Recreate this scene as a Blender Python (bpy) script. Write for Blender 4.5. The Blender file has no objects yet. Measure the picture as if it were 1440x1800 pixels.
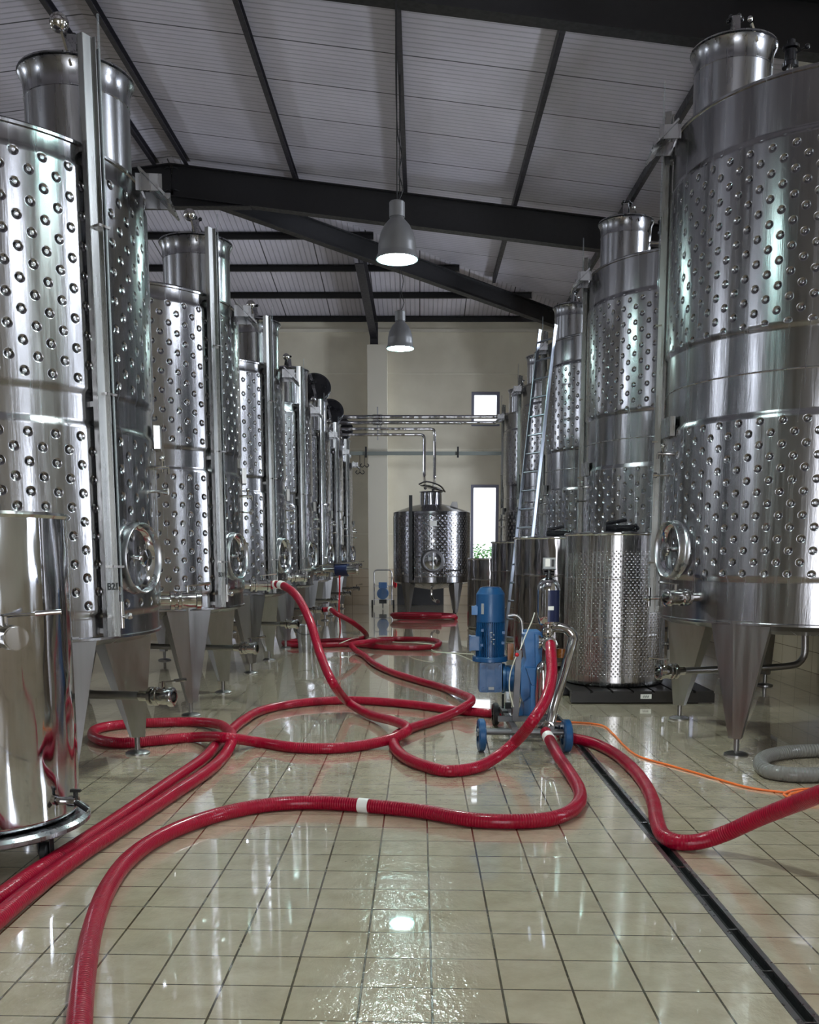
import bpy, math, random
from mathutils import Vector, Matrix
random.seed(7)
PI = math.pi
C = bpy.context.scene.collection
S = bpy.context.scene

# ---------------------------------------------------------------- camera
TH = math.radians(7.7); F = 1676.0; CX, CY, CH = 738.0, 1199.0, 1.5
cam = bpy.data.cameras.new('camera'); co = bpy.data.objects.new('camera', cam); C.objects.link(co)
co.location = (0, 0, CH); co.rotation_euler = (PI/2 - TH, 0, 0)
cam.sensor_fit = 'HORIZONTAL'; cam.sensor_width = 36; cam.lens = F/1440*36
cam.shift_x = (720-CX)/1440; cam.shift_y = (CY-900)/1440
cam.clip_end = 200
S.camera = co

# ---------------------------------------------------------------- world, lights, exposure
S.view_settings.view_transform = 'Standard'; S.view_settings.look = 'None'
S.view_settings.gamma = 1; S.view_settings.use_curve_mapping = False
S.view_settings.exposure = 1.2
W = bpy.data.worlds.new('world'); S.world = W; W.use_nodes = True
W.node_tree.nodes['Background'].inputs[0].default_value = (0.86, 0.92, 1.0, 1)
W.node_tree.nodes['Background'].inputs[1].default_value = 1.7

def area(name, loc, rot, sx, sy, power, col):
    l = bpy.data.lights.new(name, 'AREA'); l.shape = 'RECTANGLE'; l.size = sx; l.size_y = sy
    l.energy = power; l.color = col
    o = bpy.data.objects.new(name, l); C.objects.link(o); o.location = loc; o.rotation_euler = rot
    return o
DAY = (0.80, 0.88, 1.0)
# daylight through an unseen door behind the camera, assumed from tank highlights (the opening is X -1.9..1.9, Z 0..4.2 at Y=-6)
area('daylight_assumed_door', (0.1, -6.25, 2.3), (PI/2, 0, 0), 3.4, 3.9, 110, (0.92, 0.95, 1.0))
# daylight through unseen side windows; upper rows added to brighten the roof
WIN_Y = [0.0, 5.9, 9.7, 13.5, 17.3, 21.1, 24.8]
for i, y in enumerate(WIN_Y):
    area('roof_fill_right', (5.35, y, 5.58), (0, PI/2, 0), 0.96, 0.8, 95, DAY)  # added fill for the roof, set in unseen upper openings
    area('daylight_right_window_lower', (5.35, y, 2.25), (0, PI/2, 0), 2.4, 0.8, 200 if y > 20 else 40, DAY)
for i, y in enumerate(WIN_Y[::2]):
    area('roof_fill_left', (-15.15, y, 5.58), (0, -PI/2, 0), 0.96, 1.8, 90, DAY)  # added fill passing above the left tanks to the roof
# ---------------------------------------------------------------- pixel helpers (rays of the surveyed photograph)
_s, _c = math.sin(TH), math.cos(TH)
def gp(px, py, H=0.0):
    a = (px-CX)/F; b = (CY-py)/F
    D = _c + b*_s; z = -_s + b*_c
    t = (H-CH)/z
    return Vector((a*t, D*t, H))
def gd(px, py, Dd):
    a = (px-CX)/F; b = (CY-py)/F
    D = _c + b*_s; z = -_s + b*_c
    t = Dd/D
    return Vector((a*t, Dd, CH+z*t))

# ---------------------------------------------------------------- materials
class NT:
    def __init__(s, name):
        s.m = bpy.data.materials.new(name); s.m.use_nodes = True
        s.t = s.m.node_tree; s.b = s.t.nodes['Principled BSDF']
    def n(s, typ, **k):
        x = s.t.nodes.new(typ)
        for a, v in k.items(): setattr(x, a, v)
        return x
    def l(s, a, b): s.t.links.new(a, b)
    def put(s, inp, v):
        if hasattr(v, 'is_output') or isinstance(v, bpy.types.NodeSocket): s.l(v, inp)
        else: inp.default_value = v
    def math(s, op, a, b=None, c=None, clamp=False):
        x = s.n('ShaderNodeMath', operation=op); x.use_clamp = clamp
        s.put(x.inputs[0], a)
        if b is not None: s.put(x.inputs[1], b)
        if c is not None: s.put(x.inputs[2], c)
        return x.outputs[0]
    def smooth(s, v, a, b, o0=0.0, o1=1.0):
        x = s.n('ShaderNodeMapRange', interpolation_type='SMOOTHSTEP')
        s.put(x.inputs[0], v); x.inputs[1].default_value = a; x.inputs[2].default_value = b
        x.inputs[3].default_value = o0; x.inputs[4].default_value = o1
        return x.outputs[0]
    def noise(s, vec, scale=5, detail=3, rough=0.5):
        x = s.n('ShaderNodeTexNoise'); x.inputs['Scale'].default_value = scale
        x.inputs['Detail'].default_value = detail; x.inputs['Roughness'].default_value = rough
        if vec is not None: s.l(vec, x.inputs['Vector'])
        return x.outputs['Fac']
    def comb(s, x, y, z):
        k = s.n('ShaderNodeCombineXYZ'); s.put(k.inputs[0], x); s.put(k.inputs[1], y); s.put(k.inputs[2], z)
        return k.outputs[0]
    def objxyz(s):
        tc = s.n('ShaderNodeTexCoord'); sp = s.n('ShaderNodeSeparateXYZ'); s.l(tc.outputs['Object'], sp.inputs[0])
        return tc.outputs['Object'], sp.outputs[0], sp.outputs[1], sp.outputs[2]
    def ramp(s, v, stops):
        x = s.n('ShaderNodeValToRGB'); s.l(v, x.inputs[0]); e = x.color_ramp.elements
        while len(e) < len(stops): e.new(0.5)
        for i, (p, c) in enumerate(stops): e[i].position = p; e[i].color = (*c, 1)
        return x.outputs[0]
    def mix(s, f, a, b):
        x = s.n('ShaderNodeMix', data_type='RGBA'); s.put(x.inputs[0], f)
        s.put(x.inputs[6], (*a, 1) if isinstance(a, tuple) else a); s.put(x.inputs[7], (*b, 1) if isinstance(b, tuple) else b)
        return x.outputs[2]
    def bump(s, h, strength=1.0, dist=1.0, normal=None):
        x = s.n('ShaderNodeBump'); x.inputs['Strength'].default_value = strength
        x.inputs['Distance'].default_value = dist; s.l(h, x.inputs['Height'])
        if normal is not None: s.l(normal, x.inputs['Normal'])
        return x.outputs[0]
    def set(s, **k):
        for a, v in k.items(): s.put(s.b.inputs[a.replace('_', ' ')], v)
        return s

def plain(name, col, rough=0.5, metal=0.0, **k):
    m = NT(name); m.set(Base_Color=(*col, 1), Roughness=rough, Metallic=metal, **k)
    o, x, y, z = m.objxyz()
    nz = m.noise(o, 14, 3)
    m.set(Roughness=m.smooth(nz, 0.3, 0.7, max(0.02, rough-0.06), min(1, rough+0.08)))
    return m.m

def dimpled(name, bands, R, rad=0.155, row=0.082, base=(0.30, 0.295, 0.305), rough=0.235, small=1.0):
    """stainless shell: staggered round dimples inside the jacket bands, ring brushed, wet streaks"""
    m = NT(name); o, x, y, z = m.objxyz()
    ang = m.math('ARCTAN2', y, x)
    N = round(2*PI*R/rad)
    u = m.math('MULTIPLY', ang, N/(2*PI))
    v = m.math('DIVIDE', z, row)
    ri = m.math('FLOOR', v)
    st = m.math('MULTIPLY', m.math('FLOORED_MODULO', ri, 2.0), 0.5)
    fx = m.math('SUBTRACT', m.math('FRACT', m.math('ADD', u, st)), 0.5)
    fy = m.math('SUBTRACT', m.math('FRACT', v), 0.5)
    dx = m.math('MULTIPLY', fx, 2*PI*R/N); dy = m.math('MULTIPLY', fy, row)
    d = m.math('SQRT', m.math('ADD', m.math('MULTIPLY', dx, dx), m.math('MULTIPLY', dy, dy)))
    h = m.smooth(d, 0.005*small, 0.031*small)
    weld = m.smooth(d, 0.013*small, 0.006*small, 0, 0.25)
    h = m.math('ADD', h, weld)
    mask = None
    for a, b in bands:
        q = m.math('MULTIPLY', m.smooth(z, a, a+0.03), m.smooth(z, b, b-0.03))
        mask = q if mask is None else m.math('ADD', mask, q)
    h = m.math('MULTIPLY', m.math('SUBTRACT', h, 1.0), mask)
    streak = m.noise(m.comb(m.math('MULTIPLY', ang, 26.0), m.math('MULTIPLY', z, 0.9), 0.0), 1.0, 5, 0.65)
    drops = m.noise(m.comb(m.math('MULTIPLY', ang, R*90), m.math('MULTIPLY', z, 22.0), 0.0), 1.0, 2, 0.5)
    wave = m.noise(m.comb(m.math('MULTIPLY', ang, 3.0), m.math('MULTIPLY', z, 0.5), 1.0), 1.5, 2)
    hh = m.math('ADD', m.math('MULTIPLY', h, 0.017*small), m.math('MULTIPLY', drops, 0.00022))
    hh = m.math('ADD', hh, m.math('MULTIPLY', wave, 0.006))
    hh = m.math('ADD', hh, m.math('MULTIPLY', streak, 0.0009))
    nrm = m.bump(hh, 1.0, 1.0)
    tg = m.n('ShaderNodeTangent', direction_type='RADIAL', axis='Z')
    col = m.ramp(streak, [(0.25, tuple(c*0.88 for c in base)), (0.55, base), (0.8, tuple(min(1, c*1.06) for c in base))])
    m.set(Base_Color=col, Metallic=1.0, Roughness=m.smooth(streak, 0.3, 0.7, rough-0.05, rough+0.05),
          Anisotropic=0.6, Anisotropic_Rotation=0.25, Tangent=tg.outputs[0], Normal=nrm)
    return m.m

def steel(name, col=(0.34, 0.34, 0.355), rough=0.25, aniso=0.0, wob=0.0, scale=6):
    m = NT(name); o, x, y, z = m.objxyz()
    st = m.noise(m.comb(m.math('MULTIPLY', m.math('ADD', x, y), 14.0), m.math('MULTIPLY', m.math('SUBTRACT', x, y), 14.0), m.math('MULTIPLY', z, 1.2)), 1.0, 4, 0.6)
    m.set(Base_Color=m.ramp(st, [(0.25, tuple(c*0.88 for c in col)), (0.55, col), (0.8, tuple(min(1, c*1.06) for c in col))]),
          Metallic=1.0, Roughness=m.smooth(st, 0.3, 0.7, max(0.03, rough-0.05), rough+0.08))
    if aniso:
        tg = m.n('ShaderNodeTangent', direction_type='RADIAL', axis='Z'); m.set(Anisotropic=aniso, Anisotropic_Rotation=0.25, Tangent=tg.outputs[0])
    if wob:
        m.set(Normal=m.bump(m.noise(m.comb(x, y, m.math('MULTIPLY', z, 0.35)), scale, 2), 1.0, wob))
    return m.m

LB = [(1.14, 2.24), (2.44, 3.68)]
RB = [(1.32, 2.46), (3.06, 4.30)]
M = {}
M['shellL'] = dimpled('dimpled_steel_left', LB, 1.1)
M['shellR'] = dimpled('dimpled_steel_right', RB, 1.17)
M['shellS'] = dimpled('embossed_steel_small_tank', [(0.95, 2.38)], 0.92, 0.11, 0.06, small=0.9)
M['binemb'] = dimpled('embossed_steel_vat', [(0.1, 1.4)], 0.54, 0.045, 0.026, (0.36, 0.345, 0.34), 0.25, small=0.34)
M['steel'] = steel('brushed_steel', rough=0.28, aniso=0.6)
M['leg'] = steel('satin_steel_sheet', (0.27, 0.262, 0.26), 0.34)
M['pol'] = steel('polished_steel', (0.55, 0.55, 0.57), 0.07, 0.0, 0.03, 3)
M['bin'] = steel('polished_vat_steel', (0.30, 0.285, 0.285), 0.12, 0.3, 0.02, 4)
M['chrome'] = steel('valve_steel', (0.50, 0.49, 0.48), 0.12)
M['gauge'] = steel('gauge_channel_steel', (0.34, 0.34, 0.33), 0.27)
M['dark'] = plain('dark_painted_steel', (0.010, 0.0095, 0.011), 0.45)
M['purlin'] = plain('grey_painted_purlin', (0.026, 0.024, 0.03), 0.4)
M['black'] = plain('black_rubber', (0.012, 0.012, 0.013), 0.5)
M['blackgloss'] = plain('black_glossy_plastic', (0.010, 0.010, 0.012), 0.2)
M['blue'] = plain('blue_paint', (0.006, 0.06, 0.17), 0.35)
M['bluel'] = plain('light_blue_paint', (0.012, 0.10, 0.27), 0.35)
M['navy'] = plain('navy_plastic', (0.006, 0.012, 0.055), 0.35)
M['white'] = plain('white_tape', (0.82, 0.80, 0.76), 0.5)
M['grey'] = plain('grey_plastic', (0.30, 0.30, 0.31), 0.4)
M['lampg'] = plain('lamp_grey_aluminium', (0.20, 0.20, 0.205), 0.38, 0.4)
M['red'] = plain('red_plastic', (0.55, 0.01, 0.02), 0.35)
M['orange'] = plain('orange_cable_sheath', (0.85, 0.17, 0.03), 0.4)
M['cream'] = plain('pale_cable_sheath', (0.62, 0.60, 0.50), 0.4)
M['amber'] = plain('amber_oil', (0.16, 0.05, 0.008), 0.2)
M['drainbed'] = plain('black_drain_bed', (0.004, 0.004, 0.004), 0.7)  # even near-black for the bottom of the slot
M['drainedge'] = steel('drain_edge_steel', (0.30, 0.29, 0.29), 0.3)
M['post'] = plain('grey_post_steel', (0.12, 0.115, 0.12), 0.4, 0.5)
M['refl'] = plain('teal_glow_reflector', (0.45, 0.80, 0.80), 0.3)  # the lamp's teal glow is put into this colour
M['ink'] = plain('black_ink', (0.01, 0.01, 0.01), 0.5)
M['alu'] = steel('ladder_aluminium', (0.26, 0.28, 0.32), 0.35)
M['concrete'] = plain('cream_painted_concrete', (0.62, 0.58, 0.48), 0.75)
M['conduit'] = plain('grey_green_conduit', (0.20, 0.22, 0.20), 0.4)

def m_glass():
    m = NT('window_glass')
    g = m.n('ShaderNodeBsdfTransparent'); gl = m.n('ShaderNodeBsdfGlossy'); gl.inputs['Roughness'].default_value = 0.02
    fr = m.n('ShaderNodeFresnel'); fr.inputs[0].default_value = 1.45
    mx = m.n('ShaderNodeMixShader'); m.l(fr.outputs[0], mx.inputs[0]); m.l(g.outputs[0], mx.inputs[1]); m.l(gl.outputs[0], mx.inputs[2])
    m.l(mx.outputs[0], m.t.nodes['Material Output'].inputs[0]); return m.m
M['glass'] = m_glass()
def m_tube():
    m = NT('gauge_glass_tube'); m.set(Base_Color=(0.35, 0.38, 0.40, 1), Roughness=0.08, Alpha=0.3); return m.m
M['tube'] = m_tube()
def m_emit(name, col, st):
    m = NT(name); m.set(Base_Color=(0.9, 0.9, 0.9, 1), Emission_Color=(*col, 1), Emission_Strength=st); return m.m
M['bulb'] = m_emit('lit_lamp_glass', (0.75, 1.0, 0.95), 40)

def m_hose(name, col, rough=0.36, pitch=0.015, dep=0.0010, spec=0.5):
    m = NT(name)
    at = m.n('ShaderNodeAttribute', attribute_name='along')
    ph = m.math('MULTIPLY', at.outputs['Fac'], 2*PI/pitch)
    w = m.math('SINE', ph)
    tc = m.n('ShaderNodeTexCoord')
    dirt = m.noise(tc.outputs['Object'], 9, 4, 0.6)
    c = m.ramp(dirt, [(0.3, tuple(v*0.85 for v in col)), (0.6, col)])
    m.set(Base_Color=c, Roughness=m.smooth(dirt, 0.3, 0.7, rough-0.08, rough+0.12),
          Normal=m.bump(w, 1.0, dep), Coat_Weight=0.3, Coat_Roughness=0.16, Specular_IOR_Level=0.18)
    return m.m
M['hose'] = m_hose('red_ribbed_hose', (0.31, 0.0, 0.020))
M['hosed'] = m_hose('dark_red_ribbed_hose', (0.23, 0.001, 0.014))
M['hoseg'] = m_hose('grey_corrugated_hose', (0.20, 0.19, 0.175), 0.35, 0.024, 0.0022)

TILE = 0.2443
X0 = 0.0413; ROW0 = gp(755, 1797).y
def m_floor():
    m = NT('glazed_floor_tiles'); o, x, y, z = m.objxyz()
    y2 = m.math('ADD', y, m.math('MULTIPLY', x, 0.033))
    u = m.math('DIVIDE', m.math('SUBTRACT', x, X0), TILE); v = m.math('DIVIDE', m.math('SUBTRACT', y2, ROW0), TILE)
    fu = m.math('ABSOLUTE', m.math('SUBTRACT', m.math('FRACT', u), 0.5)); fv = m.math('ABSOLUTE', m.math('SUBTRACT', m.math('FRACT', v), 0.5))
    gu = m.smooth(fu, 0.480, 0.487); gv = m.smooth(fv, 0.484, 0.491)
    g = m.math('MAXIMUM', gu, gv)
    wn = m.n('ShaderNodeTexWhiteNoise'); m.l(m.comb(m.math('FLOOR', u), m.math('FLOOR', v), 0.0), wn.inputs['Vector'])
    mot = m.noise(o, 7, 4, 0.6); big = m.noise(o, 0.9, 3)
    c1 = m.ramp(mot, [(0.3, (0.39, 0.325, 0.22)), (0.65, (0.51, 0.435, 0.31))])
    c2 = m.mix(m.math('MULTIPLY', wn.outputs['Value'], 0.30), c1, (0.40, 0.35, 0.26))
    c2 = m.mix(m.smooth(big, 0.45, 0.7, 0, 0.25), c2, (0.45, 0.36, 0.27))
    gn = m.noise(o, 30, 3)
    gc = m.ramp(gn, [(0.35, (0.035, 0.028, 0.012)), (0.7, (0.11, 0.085, 0.035))])
    col = m.mix(g, c2, gc)
    wet = m.noise(o, 2.2, 4, 0.6)
    film = m.noise(m.comb(m.math('MULTIPLY', x, 1.6), m.math('MULTIPLY', y, 1.0), 0.0), 9, 4, 0.62)
    rip = m.noise(o, 32, 2)
    h = m.math('ADD', m.math('MULTIPLY', g, -0.0016), m.math('MULTIPLY', film, 0.0050))
    h = m.math('ADD', h, m.math('MULTIPLY', rip, 0.0006))
    spk = m.math('MULTIPLY', m.smooth(m.noise(o, 4.5, 4, 0.65), 0.52, 0.62), m.noise(o, 75, 2))
    h = m.math('ADD', h, m.math('MULTIPLY', spk, 0.0013))
    # each tile lies a hair out of level
    tilt = m.math('MULTIPLY', m.math('SUBTRACT', m.math('FRACT', v), 0.5), m.math('MULTIPLY', m.math('SUBTRACT', wn.outputs['Value'], 0.5), 0.0025))
    h = m.math('ADD', h, tilt)
    rg = m.smooth(wet, 0.38, 0.62, 0.03, 0.13)
    m.set(Base_Color=col, Roughness=m.math('ADD', rg, m.math('MULTIPLY', g, 0.15)), IOR=1.55, Normal=m.bump(h, 1.0, 1.0),
          Coat_Weight=1.0, Coat_Roughness=0.03)
    return m.m
M['floor'] = m_floor()

def m_wall(name, lo=True):
    m = NT(name); tc = m.n('ShaderNodeTexCoord'); sp = m.n('ShaderNodeSeparateXYZ'); m.l(tc.outputs['Object'], sp.inputs[0])
    x, y, z = sp.outputs
    n1 = m.noise(tc.outputs['Object'], 1.3, 4); n2 = m.noise(tc.outputs['Object'], 25, 3)
    c = m.ramp(n1, [(0.3, (0.60, 0.55, 0.43)), (0.7, (0.70, 0.65, 0.52))])
    h = None
    for s0 in (2.05, 4.45, 6.55, 7.75):
        q = m.smooth(m.math('ABSOLUTE', m.math('SUBTRACT', z, s0)), 0.012, 0.03, 1, 0)
        h = q if h is None else m.math('ADD', h, q)
    c = m.mix(m.math('MULTIPLY', h, 0.35), c, (0.78, 0.75, 0.62))
    m.set(Base_Color=c, Roughness=0.7, Normal=m.bump(m.math('ADD', n2, m.math('MULTIPLY', h, 4.0)), 0.4, 0.004))
    return m.m
M['wall'] = m_wall('cream_wall_panels')
def m_wains():
    m = NT('beige_wall_tiles'); tc = m.n('ShaderNodeTexCoord'); sp = m.n('ShaderNodeSeparateXYZ'); m.l(tc.outputs['Object'], sp.inputs[0])
    x, y, z = sp.outputs
    s = m.math('ADD', x, y)
    fu = m.math('ABSOLUTE', m.math('SUBTRACT', m.math('FRACT', m.math('DIVIDE', s, 0.5)), 0.5)); fv = m.math('ABSOLUTE', m.math('SUBTRACT', m.math('FRACT', m.math('DIVIDE', z, 0.262)), 0.5))
    g = m.math('MAXIMUM', m.smooth(fu, 0.487, 0.493), m.smooth(fv, 0.477, 0.487))
    m.set(Base_Color=m.mix(g, (0.50, 0.41, 0.29), (0.2, 0.15, 0.1)), Roughness=0.2)
    return m.m
M['wains'] = m_wains()
def m_roof(name, along):      # ribs run across X on the long slopes and across Y on the end slope
    m = NT(name); o, x, y, z = m.objxyz()
    a, b = (y, x) if along == 'x' else (x, y)
    w = m.math('ABSOLUTE', m.math('SUBTRACT', m.math('FRACT', m.math('DIVIDE', a, 0.125)), 0.5))
    rib = m.smooth(w, 0.36, 0.42)
    seam = m.smooth(m.math('ABSOLUTE', m.math('SUBTRACT', m.math('FRACT', m.math('DIVIDE', a, 1.25)), 0.5)), 0.486, 0.492)
    dirt = m.noise(m.comb(m.math('MULTIPLY', x, 1.0), m.math('MULTIPLY', y, 1.0), 0.0), 0.8, 4, 0.6)
    c = m.ramp(dirt, [(0.3, (0.58, 0.55, 0.61)), (0.7, (0.70, 0.665, 0.735))])
    c = m.mix(seam, c, (0.03, 0.03, 0.035))
    c = m.mix(m.math('MULTIPLY', rib, 0.35), c, (0.2, 0.195, 0.21))
    m.set(Base_Color=c, Roughness=0.38, Metallic=0.1, Normal=m.bump(m.math('ADD', rib, m.math('MULTIPLY', seam, -2.0)), 1.0, 0.006))
    return m.m
M['roofx'] = m_roof('ribbed_roof_panels', 'x'); M['roofy'] = m_roof('ribbed_roof_panels_end', 'y')
def m_leaf():
    m = NT('hedge_leaves'); o, x, y, z = m.objxyz()
    m.set(Base_Color=m.ramp(m.noise(o, 30, 3), [(0.35, (0.06, 0.20, 0.06)), (0.7, (0.22, 0.42, 0.16))]), Roughness=0.6); return m.m
M['leaf'] = m_leaf()
M['soil'] = plain('gravel_ground', (0.30, 0.29, 0.26), 0.9)
def m_wood():
    m = NT('dark_pallet'); o, x, y, z = m.objxyz()
    m.set(Base_Color=m.ramp(m.noise(o, 12, 3), [(0.3, (0.004, 0.003, 0.003)), (0.7, (0.010, 0.007, 0.006))]), Roughness=0.35); return m.m
M['pallet'] = m_wood()

# ---------------------------------------------------------------- mesh building
class MB:
    def __init__(s): s.v = []; s.f = []; s.mi = []; s.al = []; s.cur = 0
    def add(s, vs, fs, al=None):
        b = len(s.v); s.v += [tuple(v) for v in vs]; s.f += [tuple(b+i for i in f) for f in fs]
        s.mi += [s.cur]*len(fs); s.al += (al if al else [0.0]*len(vs)); return s
    def box(s, c, d, rot=None):
        x, y, z = d[0]/2, d[1]/2, d[2]/2
        vs = [Vector((i, j, k)) for i in (-x, x) for j in (-y, y) for k in (-z, z)]
        if rot is not None: vs = [rot @ v for v in vs]
        vs = [v+Vector(c) for v in vs]
        return s.add(vs, [(0, 1, 3, 2), (4, 6, 7, 5), (0, 4, 5, 1), (2, 3, 7, 6), (0, 2, 6, 4), (1, 5, 7, 3)])
    def bar(s, a, b, w, h, up=(0, 0, 1)):
        a, b = Vector(a), Vector(b); t = (b-a).normalized(); side = t.cross(Vector(up))
        if side.length < 1e-4: side = t.cross(Vector((0, 1, 0)))
        side.normalize(); u = side.cross(t).normalized()
        vs = []
        for p in (a, b):
            for i, j in ((-1, -1), (1, -1), (1, 1), (-1, 1)): vs.append(p+side*(i*w/2)+u*(j*h/2))
        return s.add(vs, [(3, 2, 1, 0), (4, 5, 6, 7), (0, 1, 5, 4), (1, 2, 6, 5), (2, 3, 7, 6), (3, 0, 4, 7)])
    def lathe(s, prof, n=48, o=(0, 0, 0), ax=None, a0=0.0, a1=None):
        """prof: list of (r, z); ax: axis direction"""
        o = Vector(o); full = a1 is None; a1 = a0+2*PI if full else a1
        pp = [prof[0]]
        for p, q2 in zip(prof[:-1], prof[1:]):
            d_ = math.hypot(q2[0]-p[0], q2[1]-p[1])
            if d_ > 0.10:
                for t_ in (0.012/d_, 1-0.012/d_): pp.append((p[0]+(q2[0]-p[0])*t_, p[1]+(q2[1]-p[1])*t_))
            pp.append(q2)
        prof = pp
        q = Vector((0, 0, 1)).rotation_difference(Vector(ax).normalized()) if ax is not None else None
        vs, fs = [], []; m = n if full else n+1
        for r, z in prof:
            for i in range(m):
                a = a0+(a1-a0)*i/n; p = Vector((r*math.cos(a), r*math.sin(a), z))
                if q is not None: p = q @ p
                vs.append(p+o)
        for k in range(len(prof)-1):
            for i in range(n):
                j = (i+1) % m
                fs.append((k*m+i, k*m+j, (k+1)*m+j, (k+1)*m+i))
        return s.add(vs, fs)
    def cyl(s, a, b, r, r2=None, n=24, cap=True):
        a, b = Vector(a), Vector(b); L = (b-a).length; r2 = r if r2 is None else r2
        pr = [(r, 0), (r2, L)]
        if cap: pr = [(0.0005, 0)]+pr+[(0.0005, L)]
        return s.lathe(pr, n, a, b-a)
    def sphere(s, c, r, n=20, sq=1.0):
        return s.lathe([(max(0.0005, r*math.sin(PI*i/12)), -r*sq*math.cos(PI*i/12)) for i in range(13)], n, c)
    def tube(s, pts, r, n=14, cap=True, res=None, rf=None):
        pts = [Vector(p) for p in pts]
        if res: pts = spline(pts, res)
        L = 0; vs, fs, al = [], [], []
        t0 = (pts[1]-pts[0]).normalized(); up = Vector((0, 0, 1)) if abs(t0.z) < 0.9 else Vector((1, 0, 0))
        nrm = (up - t0*up.dot(t0)).normalized()
        for i, p in enumerate(pts):
            t = (pts[min(i+1, len(pts)-1)]-pts[max(i-1, 0)]).normalized()
            nrm = (nrm - t*nrm.dot(t)).normalized(); bn = t.cross(nrm)
            if i: L += (p-pts[i-1]).length
            rr = r if rf is None else rf(i, L)
            for k in range(n):
                a = 2*PI*k/n; vs.append(p+nrm*(rr*math.cos(a))+bn*(rr*math.sin(a))); al.append(L)
        for i in range(len(pts)-1):
            for k in range(n):
                j = (k+1) % n; fs.append((i*n+k, i*n+j, (i+1)*n+j, (i+1)*n+k))
        if cap:
            fs.append(tuple(range(n-1, -1, -1))); e = (len(pts)-1)*n; fs.append(tuple(e+k for k in range(n)))
        return s.add(vs, fs, al)
    def mat(s, i): s.cur = i; return s
    def build(s, name, mats, parent=None, smooth=True, ang=35, **tags):
        me = bpy.data.meshes.new(name); me.from_pydata(s.v, [], s.f)
        if not isinstance(mats, (list, tuple)): mats = [mats]
        for m in mats: me.materials.append(m)
        me.polygons.foreach_set('material_index', s.mi)
        if any(s.al):
            at = me.attributes.new('along', 'FLOAT', 'POINT'); at.data.foreach_set('value', s.al)
        me.validate(); me.update()
        if smooth:
            me.polygons.foreach_set('use_smooth', [True]*len(me.polygons)); me.set_sharp_from_angle(angle=math.radians(ang))
        o = bpy.data.objects.new(name, me); C.objects.link(o)
        if parent is not None: o.parent = parent
        for k, v in tags.items(): o[k] = v
        return o

def spline(pts, step):
    out = []; P = [pts[0]*2-pts[1]]+list(pts)+[pts[-1]*2-pts[-2]]
    for i in range(1, len(P)-2):
        p0, p1, p2, p3 = P[i-1], P[i], P[i+1], P[i+2]
        # centripetal Catmull-Rom
        d1 = max(1e-4, (p1-p0).length**.5); d2 = max(1e-4, (p2-p1).length**.5); d3 = max(1e-4, (p3-p2).length**.5)
        m1 = (p2-p1 + d2*((p1-p0)/d1-(p2-p0)/(d1+d2))); m2 = (p2-p1 + d2*((p3-p2)/d3-(p3-p1)/(d2+d3)))
        n = max(2, int((p2-p1).length/step))
        for k in range(n):
            t = k/n; t2, t3 = t*t, t*t*t
            out.append(p1*(2*t3-3*t2+1)+m1*(t3-2*t2+t)+p2*(-2*t3+3*t2)+m2*(t3-t2))
    out.append(P[-2]); return out

def thing(name, loc, label, cat, rz=0, group=None):
    o = bpy.data.objects.new(name, None); o.empty_display_size = 0.1; C.objects.link(o)
    o.location = loc; o.rotation_euler = (0, 0, rz); o['label'] = label; o['category'] = cat
    if group: o['group'] = group
    return o
def dup(o, parent=None):
    c = o.copy(); C.objects.link(c)
    if parent is not None: c.parent = parent
    for ch in o.children: dup(ch, c)
    return c
def struct(mb, name, mats, **k): return mb.build(name, mats, smooth=False, kind='structure', **k)
def pol(r, a, z=0.0): return Vector((r*math.cos(a), r*math.sin(a), z))
def rad(d): return d*PI/180

# ================================================================ the hall
XL, XR, YB, YF = -14.8, 5.0, -6.0, 28.0
EAVE, SL = 8.08, 0.118
RX = (XL+XR)/2
RIDGE = EAVE+SL*(XR-RX)
YA = 20.0
ES = (RIDGE-EAVE)/(YF-YA)
def roof_h(x, y=0): return min(EAVE+SL*(XR-x), EAVE+SL*(x-XL), EAVE+ES*(YF-y) if y > YA else 99)

DX0, DX1 = 1.215, 1.305         # the slot drain
fl = MB()
for a, b in ((XL, DX0), (DX1, XR)):
    fl.box(((a+b)/2, (YB+YF)/2, -0.1), (b-a, YF-YB, 0.2))
fl.box(((DX0+DX1)/2, (YF+12.0)/2, -0.1), (DX1-DX0, YF-12.0, 0.2))
struct(fl, 'floor', M['floor'])

def wall_holes(axis, pos, th, a0, a1, top, holes, name, mat, gable=None):
    """vertical wall with rectangular openings; axis 'x' = plane of constant x"""
    mb = MB(); cuts = sorted({a0, a1} | {h[0] for h in holes} | {h[1] for h in holes})
    for i in range(len(cuts)-1):
        u0, u1 = cuts[i], cuts[i+1]; um = (u0+u1)/2
        hs = sorted([(h[2], h[3]) for h in holes if h[0] < um < h[1]]); z = 0
        segs = []
        for lo, hi in hs:
            if lo > z: segs.append((z, lo))
            z = hi
        segs.append((z, top))
        for z0, z1 in segs:
            c = (pos, um, (z0+z1)/2) if axis == 'x' else (um, pos, (z0+z1)/2)
            d = (th, u1-u0, z1-z0) if axis == 'x' else (u1-u0, th, z1-z0)
            mb.box(c, d)
    return struct(mb, name, mat)
WU, WLo = (5.10, 6.06), (1.05, 3.46)
FW = (1.475, 2.285)
wall_holes('y', YF+0.15, 0.3, XL, XR, EAVE+0.02, [(*FW, *WU), (*FW, *WLo)], 'wall_far', M['wall'])
sideh = []
for y in WIN_Y: sideh += [(y-0.4, y+0.4, *WU), (y-0.4, y+0.4, *WLo)]
wall_holes('x', XR+0.15, 0.3, YB, YF, EAVE+0.02, sideh, 'wall_right', M['wall'])
lefth = []  # unseen openings, added for the left roof fill
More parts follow.
